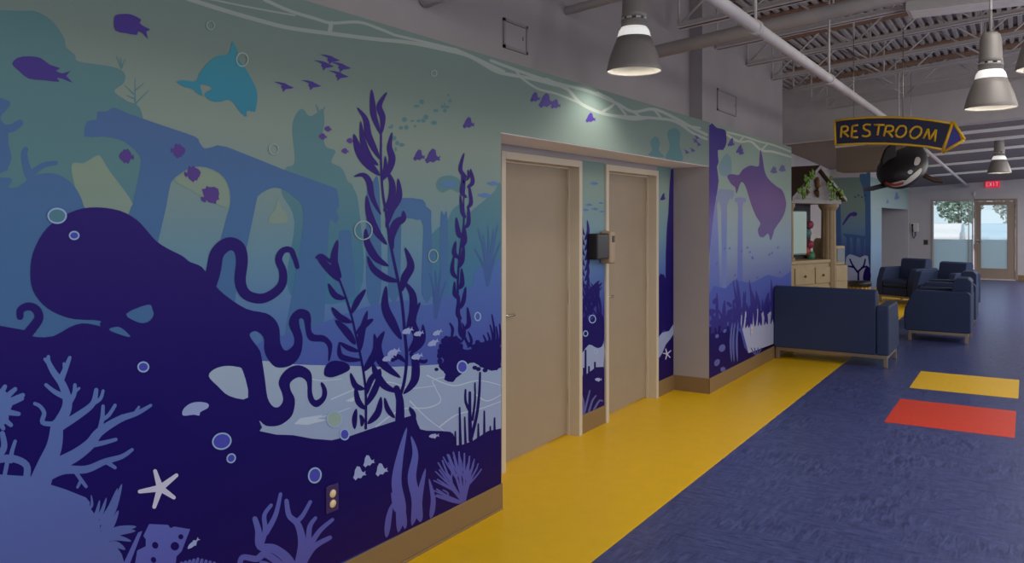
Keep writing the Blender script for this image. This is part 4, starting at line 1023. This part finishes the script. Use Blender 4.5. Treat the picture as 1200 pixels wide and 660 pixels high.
LAMPS = [(743, 84, 952*.36/64, 'nearest pendant lamp, hanging before the white wall above the doors'),
         (1161, 127, 952*.36/55, 'grey pendant lamp right of the RESTROOM sign'),
         (1171, 203, 952*.36/25, 'small pendant lamp above the EXIT sign'),
         (1094, 213, 952*.36/16, 'farthest pendant lamp, just right of the hanging orca'),
         (1236, 80, 4.3, 'pendant lamp cut by the right edge of the frame')]
LPOS = []
for i, (u, v, fw, lab) in enumerate(LAMPS):
    p = at_depth(u, v, fw); l = L0 if i == 0 else copy_tree(L0)
    l.location = p; zc = (zj(p.x) if p.y < YBK else zl(p.x, p.y)+.02)
    b = MB(); b.tube([(0, 0, .58), (0, 0, zc-p.z)], .011, 8)
    if zc-p.z > .6: b.build('stem', M_ceil, l)
    tag(l, lab, 'lamp', 'pendant lamps'); LPOS.append(p)

# ------------------------------------------------------------------ seating
M_up = mat('navy upholstery', (32, 40, 63), .75, .25, noise=.12, scale=140, bump=.15)
M_leg = mat('sofa metal', (112, 98, 84), .4, .5, .8)
def seat_unit(name, w, d, arms, loc, rz, label, group=None):
    """local: x across, y depth (0 = front, d = back); faces -y"""
    r = empty(name, loc, rz)
    at = .13; x0, x1 = -w/2, w/2
    il = x0 + (at if 'l' in arms else 0); ir = x1 - (at if 'r' in arms else 0)
    for s, k in ((-1, 'l'), (1, 'r')):
        if k in arms:
            xa, xb = (x0, x0+at) if s < 0 else (x1-at, x1)
            prof = [(.0, .14), (-.015, .3), (.0, .44), (.03, .5), (.09, .655), (.13, .68), (d-.04, .68), (d-.01, .66), (d, .63), (d, .14)]
            b = MB(); b.prism([(xa, y, z) for y, z in prof], (xb-xa, 0, 0)); b.build('armrest', M_up, r, bevel=.022, seg=3)
    b = MB(); b.box((il+.004, .0, .14), (ir-.004, d-.16, .3)); b.build('seat_deck', M_up, r, bevel=.02, seg=3)
    b = MB(); b.box((il+.004, -.01, .3), (ir-.004, d-.18, .45)); b.build('seat_cushion', M_up, r, bevel=.045, seg=4)
    pr = [(d-.27, .45), (d-.2, .83), (d-.15, .85), (d-.04, .85), (d, .81), (d, .14), (d-.16, .14), (d-.18, .3)]
    b = MB(); b.prism([(il+.004, y, z) for y, z in pr], (ir-il-.008, 0, 0)); b.build('backrest', M_up, r, bevel=.028, seg=3)
    b = MB(); t = .028
    b.box((x0+.02, .04, .1), (x1-.02, .04+t, .14)); b.box((x0+.02, d-.03-t, .1), (x1-.02, d-.03, .14))
    b.box((x0+.02, .04+t, .1), (x0+.02+t, d-.03-t, .14)); b.box((x1-.02-t, .04+t, .1), (x1-.02, d-.03-t, .14))
    b.build('base_frame', M_leg, r, bevel=.003)
    for x in (x0+.02, x1-.02-.04):
        for y in (.04, d-.03-.04):
            b = MB(); b.box((x, y, .004), (x+.04, y+.04, .1)); b.box((x+.006, y+.006, 0), (x+.034, y+.034, .004)); b.build('leg', M_leg, r, bevel=.003)
    tag(r, label, 'sofa' if name == 'sofa' else 'armchair', group)
    return r
G = 'navy lounge seats with metal bases'
# faces +Y: rz = pi -> local -x is +X
seat_unit('sofa', 1.24, .82, 'l', (-1.895, 10.5, 0), PI, 'navy upholstered loveseat seen from behind, against the mural wall', G)
# chairs facing -X: local -y -> -X : rz = -90deg
def facing_left(cx_front, y_c, label): seat_unit('armchair', .74, .78, 'lr', (cx_front, y_c, 0), -PI/2, label, G)
facing_left(-1.40, 12.47, 'navy armchair seen from the side, nearest of those right of the sofa')
facing_left(-1.42, 14.15, 'navy armchair seen from the side, directly behind the nearest armchair')
seat_unit('armchair', .8, .78, 'lr', (-1.45, 16.3, 0), -.55, 'navy armchair turned half left in front of the window', G)
seat_unit('armchair', .8, .78, 'lr', (-2.18, 17.3, 0), -.5, 'navy armchair facing the camera beside the pale blue pillar', G)
# high-back seat in the alcove
r = empty('high_back_seat', (-3.25, 21.2, 0), 1.2)
b = MB(); b.box((-.35, 0, .1), (.35, .65, .45)); b.build('seat', M_up, r, bevel=.05, seg=3)
b = MB(); b.box((-.38, .5, .1), (.38, .68, 1.08)); b.build('backrest', M_up, r, bevel=.05, seg=3)
for x in (-.28, .24):
    for y in (.05, .58): b = MB(); b.box((x, y, 0), (x+.04, y+.04, .1)); b.build('leg', M_leg, r)
tag(r, 'tall blue high-back seat inside the alcove', 'seat')

# drum stool
p = at_depth(1007, 330, 15.2); r = empty('drum_stool', (p.x, p.y, 0))
b = MB(); b.lathe([(0, .38), (.205, .38), (.215, .4), (.215, .45), (.2, .47), (0, .475)], 32); b.build('seat_pad', M_black, r)
b = MB(); b.lathe([(0, .0), (.18, .0), (.18, .38), (0, .38)], 32); b.build('core', mat('stool tan', (128, 96, 48), .6, .3), r)
for k in range(16):
    a = 2*PI*k/16; b = MB(); b.tube([(math.cos(a)*.185, math.sin(a)*.185, .005), (math.cos(a)*.185, math.sin(a)*.185, .375)], .014, 6); b.build('slat', mat('stool slat', (146, 116, 62), .6, .3), r)
tag(r, 'round stool with black pad and tan slatted body beside the castle', 'stool')

# ------------------------------------------------------------------ toy castle
def castle():
    a = math.radians(70); e = Vector((math.cos(a), math.sin(a), 0))
    c = at_depth(955, 256, 12.0); r = empty('toy_castle', (c.x, c.y, 0), a)   # local x = e, local -y = front
    tag(r, 'tan toy castle play kiosk with columns, gable and screen', 'play kiosk')
    T = mat('castle tan', (116, 98, 74), .6, .3, noise=.08, scale=8); T2 = mat('castle pale tan', (128, 112, 86), .6, .3, noise=.06, scale=8)
    GY = mat('castle grey', (112, 106, 104), .6, .3, noise=.1, scale=20); RB = mat('castle roof brown', (72, 56, 46), .7, .2, noise=.1, scale=30)
    GR = mat('castle vine', (78, 104, 34), .6, .3, noise=.2, scale=30); BR = mat('castle emblem', (92, 66, 42), .6, .3)
    b = MB(); b.box((-.6, .0, 0), (.42, .5, .98)); b.box((-.62, -.02, .98), (.44, .5, 1.03)); b.build('cabinet', T2, r, bevel=.008)
    for (x0, x1) in ((-.52, -.04), (0, .38)):
        for (z0, z1) in ((.1, .36), (.4, .64), (.68, .92)):
            b = MB(); b.box((x0, -.016, z0), (x1, 0, z1)); d_ = b.build('drawer', T2, r, bevel=.006)
            b = MB(); b.lathe([(0, 0), (.018, .0), (.018, .02), (0, .022)], 12)
            for q in b.v: q.x, q.y, q.z = q.x+(x0+x1)/2, -.016-q.z, q.y+(z0+z1)/2
            b.build('knob', BR, d_)
    def column(x, z0, z1, rad):
        b = MB(); n = 40; vs = []
        prof = [(1.3, z0), (1.3, z0+.04), (1.0, z0+.06), (1.0, (z0+z1)/2), (.94, z1-.1), (1.0, z1-.09), (1.3, z1-.04), (1.35, z1)]
        for f, z in prof:
            for k in range(n):
                fl_ = .93 if (k % 4 == 0 and f <= 1.0) else 1
                vs.append((x+rad*f*fl_*math.cos(2*PI*k/n), .06+rad*f*fl_*math.sin(2*PI*k/n), z))
        fs = [(i*n+k, i*n+(k+1) % n, (i+1)*n+(k+1) % n, (i+1)*n+k) for i in range(len(prof)-1) for k in range(n)]
        b.add(vs, fs, 0, False); b.build('column', T, r)
    column(-.58, 1.03, 1.86, .07); column(.46, 0.0, 1.86, .11)
    b = MB(); b.box((-.68, -.06, 1.86), (.62, .5, 1.93)); b.build('beam', GY, r, bevel=.008)
    b = MB(); b.prism([(-.66, -.04, 1.93), (.6, -.04, 1.93), (-.03, -.04, 2.36)], (0, .5, 0)); b.build('gable', GY, r)
    for s in (-1, 1):
        b = MB(); x0, x1 = (-.74, -.03) if s < 0 else (.68, -.03)
        b.prism([(x0, -.1, 1.9), (x1, -.1, 2.385), (x1, -.1, 2.425), (x0, -.1, 1.94)], (0, .62, 0)); b.build('roof_slope', RB, r)
        b = MB(); b.prism([(x0, -.115, 1.895), (x1, -.115, 2.38), (x1, -.115, 2.43), (x0, -.115, 1.945)], (0, .015, 0)); b.build('gable_trim', GY, r)
    random.seed(6)
    for (x, z, n_) in ((-.42, 2.16, 12), (-.55, 2.02, 8), (.2, 2.16, 6), (.28, 2.0, 7), (.46, 2.0, 6), (-.3, 2.25, 6)):
        b = MB()
        for k in range(n_):
            px, pz = x+random.uniform(-.08, .08), z+random.uniform(-.08, .08); s = random.uniform(.03, .05); t = random.uniform(0, PI)
            q = [(math.cos(t+w_)*s*f, math.sin(t+w_)*s*f) for w_, f in ((0, 1.3), (.7, .7), (2.4, .7), (PI, 1.0), (3.9, .7), (5.6, .7))]
            b.prism([(px+i_, -.125-random.uniform(0, .03), pz+j_) for i_, j_ in q], (0, .012, 0))
        b.build('vine', GR, r)
    b = MB(); b.tube([(-.02, -.06, 2.24), (-.06, -.07, 2.2), (-.03, -.07, 2.12), (-.07, -.07, 2.04), (-.03, -.07, 1.97), (.0, -.06, 2.0)], [.02, .04, .045, .04, .025, .012], 8); b.build('seahorse', BR, r)
    b = MB(); b.tube([(-.28, -.05, 2.07), (-.26, -.06, 2.02), (-.28, -.05, 1.98)], [.01, .03, .015], 8); b.build('emblem', BR, r)
    b = MB(); b.box((-.52, .3, 1.03), (.36, .5, 1.86)); b.build('back_board', mat('castle dark', (56, 52, 54), .7, .2, noise=.3, scale=40), r)
    b = MB(); b.box((-.52, .12, 1.1), (-.02, .3, 1.76)); b.build('screen_box', mat('castle screen grey', (84, 100, 98), .4, .4), r, bevel=.02)
    b = MB(); b.box((-.5, .112, 1.13), (-.04, .12, 1.74)); b.build('screen', mat('castle screen', (116, 134, 126), .25, .5, emit=.12), r)
    for x, z, c_ in ((.1, 1.15, (130, 50, 34)), (.2, 1.25, (118, 40, 60)), (.14, 1.42, (60, 90, 92)), (.24, 1.08, (60, 104, 78)), (.2, 1.55, (104, 44, 62))):
        b = MB(); b.lathe([(0, -.07), (.05, -.05), (.07, 0), (.05, .05), (0, .07)], 14, 0, (x, .22, z)); b.build('toy_bead', mat('bead%d%d' % (c_[0], c_[1]), c_, .4, .4), r)
    # side drawer tower
    b = MB(); b.box((.6, .06, 0), (1.0, .46, .92)); b.build('side_cabinet', T2, r, bevel=.01)
    b = MB(); b.prism([(.58, .1, .92), (.72, .1, .92), (.72, .1, 1.2), (.66, .1, 1.34), (.6, .1, 1.3), (.58, .1, 1.2)], (0, .3, 0)); b.build('side_peak', T2, r, bevel=.008)
    b = MB(); b.box((.72, .1, .92), (1.0, .42, 1.22)); o = b.build('monitor_box', T2, r, bevel=.02)
    b = MB(); b.box((.76, .09, .97), (.97, .1, 1.18)); b.build('grille', mat('castle grille', (88, 96, 100), .5, .3), o)
    for z in (.2, .5, .78):
        b = MB(); b.box((.66, .05, z-.1), (.94, .06, z+.1)); b.build('drawer', T2, r, bevel=.005)
    for k in range(7):
        b = MB(); b.lathe([(0, -.02), (.018, 0), (0, .02)], 8, 0, (.6, .05, .2+k*.15)); b.build('stud', mat('stud brown', (112, 60, 34), .5, .3), r)
castle()

# ------------------------------------------------------------------ outside the entrance
b = MB(); b.box((-30, YF+.3, -.25), (30, 90, -.05)); struct(b.build('ground', mat('asphalt', (156, 146, 148), .9, .1, noise=.05, scale=2)))
def car(x, y, colr, label, rz=0.0):
    r = empty('car', (x, y, -.05), rz)
    P = [(-2.1, .35), (-2.15, .7), (-1.95, .9), (-1.1, .98), (-.6, 1.4), (.7, 1.42), (1.45, 1.0), (2.1, .92), (2.15, .4)]
    b = MB(); b.prism([(px, -.85, pz) for px, pz in P], (0, 1.7, 0)); b.build('body', mat('car%d' % colr[0], colr, .35, .5), r, bevel=.08, seg=3)
    G_ = [(-.98, 1.0), (-.55, 1.34), (.66, 1.36), (1.25, 1.02)]
    b = MB(); b.prism([(px, -.87, pz) for px, pz in G_], (0, 1.74, 0)); b.build('side_window', mat('car window', (92, 116, 130), .2, .5), r)
    for sx in (-1.35, 1.35):
        for sy in (-.86, .68):
            b = MB(); b.lathe([(.0, 0), (.2, .0), (.31, .02), (.31, .16), (.2, .18), (0, .18)], 24)
            for q in b.v: q.x, q.y, q.z = q.x+sx, q.z+sy, q.y+.31
            b.build('wheel', M_black, r)
    tag(r, label, 'car')
car(-1.5, 50, (126, 138, 148), 'pale blue car seen through the entrance door', PI/2)
car(-3.9, 52, (168, 160, 160), 'white car seen through the side window', PI/2)
def tree(x, y, h, w, label, c_):
    r = empty('tree', (x, y, -.05))
    b = MB(); b.tube([(0, 0, 0), (.05, 0, h*.4), (0, .05, h*.75)], [.16, .12, .05], 8); b.build('trunk', mat('bark', (96, 84, 78), .9, .1), r)
    b = MB(); rr = random.Random(int(x*10))
    for k in range(1500):
        th, ph = rr.uniform(0, 2*PI), math.acos(rr.uniform(-1, 1)); q = rr.random()**.33
        p = Vector((w*q*math.sin(ph)*math.cos(th), w*q*math.sin(ph)*math.sin(th), h*.58 + h*.4*q*math.cos(ph)))
        s = rr.uniform(.12, .26); u_ = Vector((rr.uniform(-1, 1), rr.uniform(-1, 1), rr.uniform(-1, 1))).normalized(); v_ = u_.orthogonal().normalized()
        b.add([p-u_*s, p+v_*s*.5, p+u_*s, p-v_*s*.5], [(0, 1, 2, 3)])
    b.build('crown', mat('leaf%d' % c_[0], c_, .8, .1), r, fix=False)
    tag(r, label, 'tree')
tree(-7.1, 60, 6.0, 1.6, 'leafy tree outside, leftmost behind the side window', (104, 118, 110))
tree(-3.8, 61, 6.4, 1.65, 'leafy tree outside, between the two cars', (112, 124, 112))
tree(-.4, 60, 6.0, 1.6, 'leafy tree outside, behind the pale blue car', (120, 124, 118))

# ------------------------------------------------------------------ light
W = bpy.data.worlds.new('world'); SC.world = W; W.use_nodes = True
bg = W.node_tree.nodes['Background']; bg.inputs['Color'].default_value = (.86, .93, 1, 1); bg.inputs['Strength'].default_value = .95
def light(kind, name, loc, energy, color=(1, .95, .88), rot=(0, 0, 0), **kw):
    l = bpy.data.lights.new(name, kind); l.energy = energy; l.color = color
    for k, v in kw.items(): setattr(l, k, v)
    o = bpy.data.objects.new(name, l); COL.objects.link(o); o.location = loc; o.rotation_euler = rot
    return o
for i, p in enumerate(LPOS):
    light('SPOT', 'lamp_light', (p.x, p.y, p.z+.06), 22, spot_size=math.radians(150), spot_blend=.6, shadow_soft_size=.12)
# unseen area lights under the ceiling, added to brighten the room
for i, (x, y) in enumerate(((.6, .5), (.6, 3.0), (.6, 6.4), (2.2, 8.8), (2.2, 11.6), (1.6, 15), (1.6, 17.5), (1.6, 20), (1.6, 23))):
    z = min(zj(x)-.02, 3.4) if y < YBK else zl(x, y)-.1
    light('AREA', 'ceiling_fill', (x, y, z), 26 if y < YBK else 58, (1, .97, .93), shape='RECTANGLE', size=1.4, size_y=1.4)
# bare point lights right of the frame, added to lift the ceiling
for x, y in ((2.4, 3.2), (2.4, 6.2), (2.4, 9.2), (2.4, 12.2), (1.9, 16.2), (1.9, 20.5)):
    light('POINT', 'upward_fill', (x, y, 2.35), 36, (1, .97, .94), shadow_soft_size=.25)
light('SUN', 'sun', (-10, 40, 20), 2.2, (1, .97, .92), (math.radians(38), math.radians(-32), 0), angle=.02)

SC.view_settings.view_transform = 'Standard'; SC.view_settings.look = 'None'
SC.view_settings.gamma = 1.0; SC.view_settings.use_curve_mapping = False
SC.view_settings.exposure = 0.15
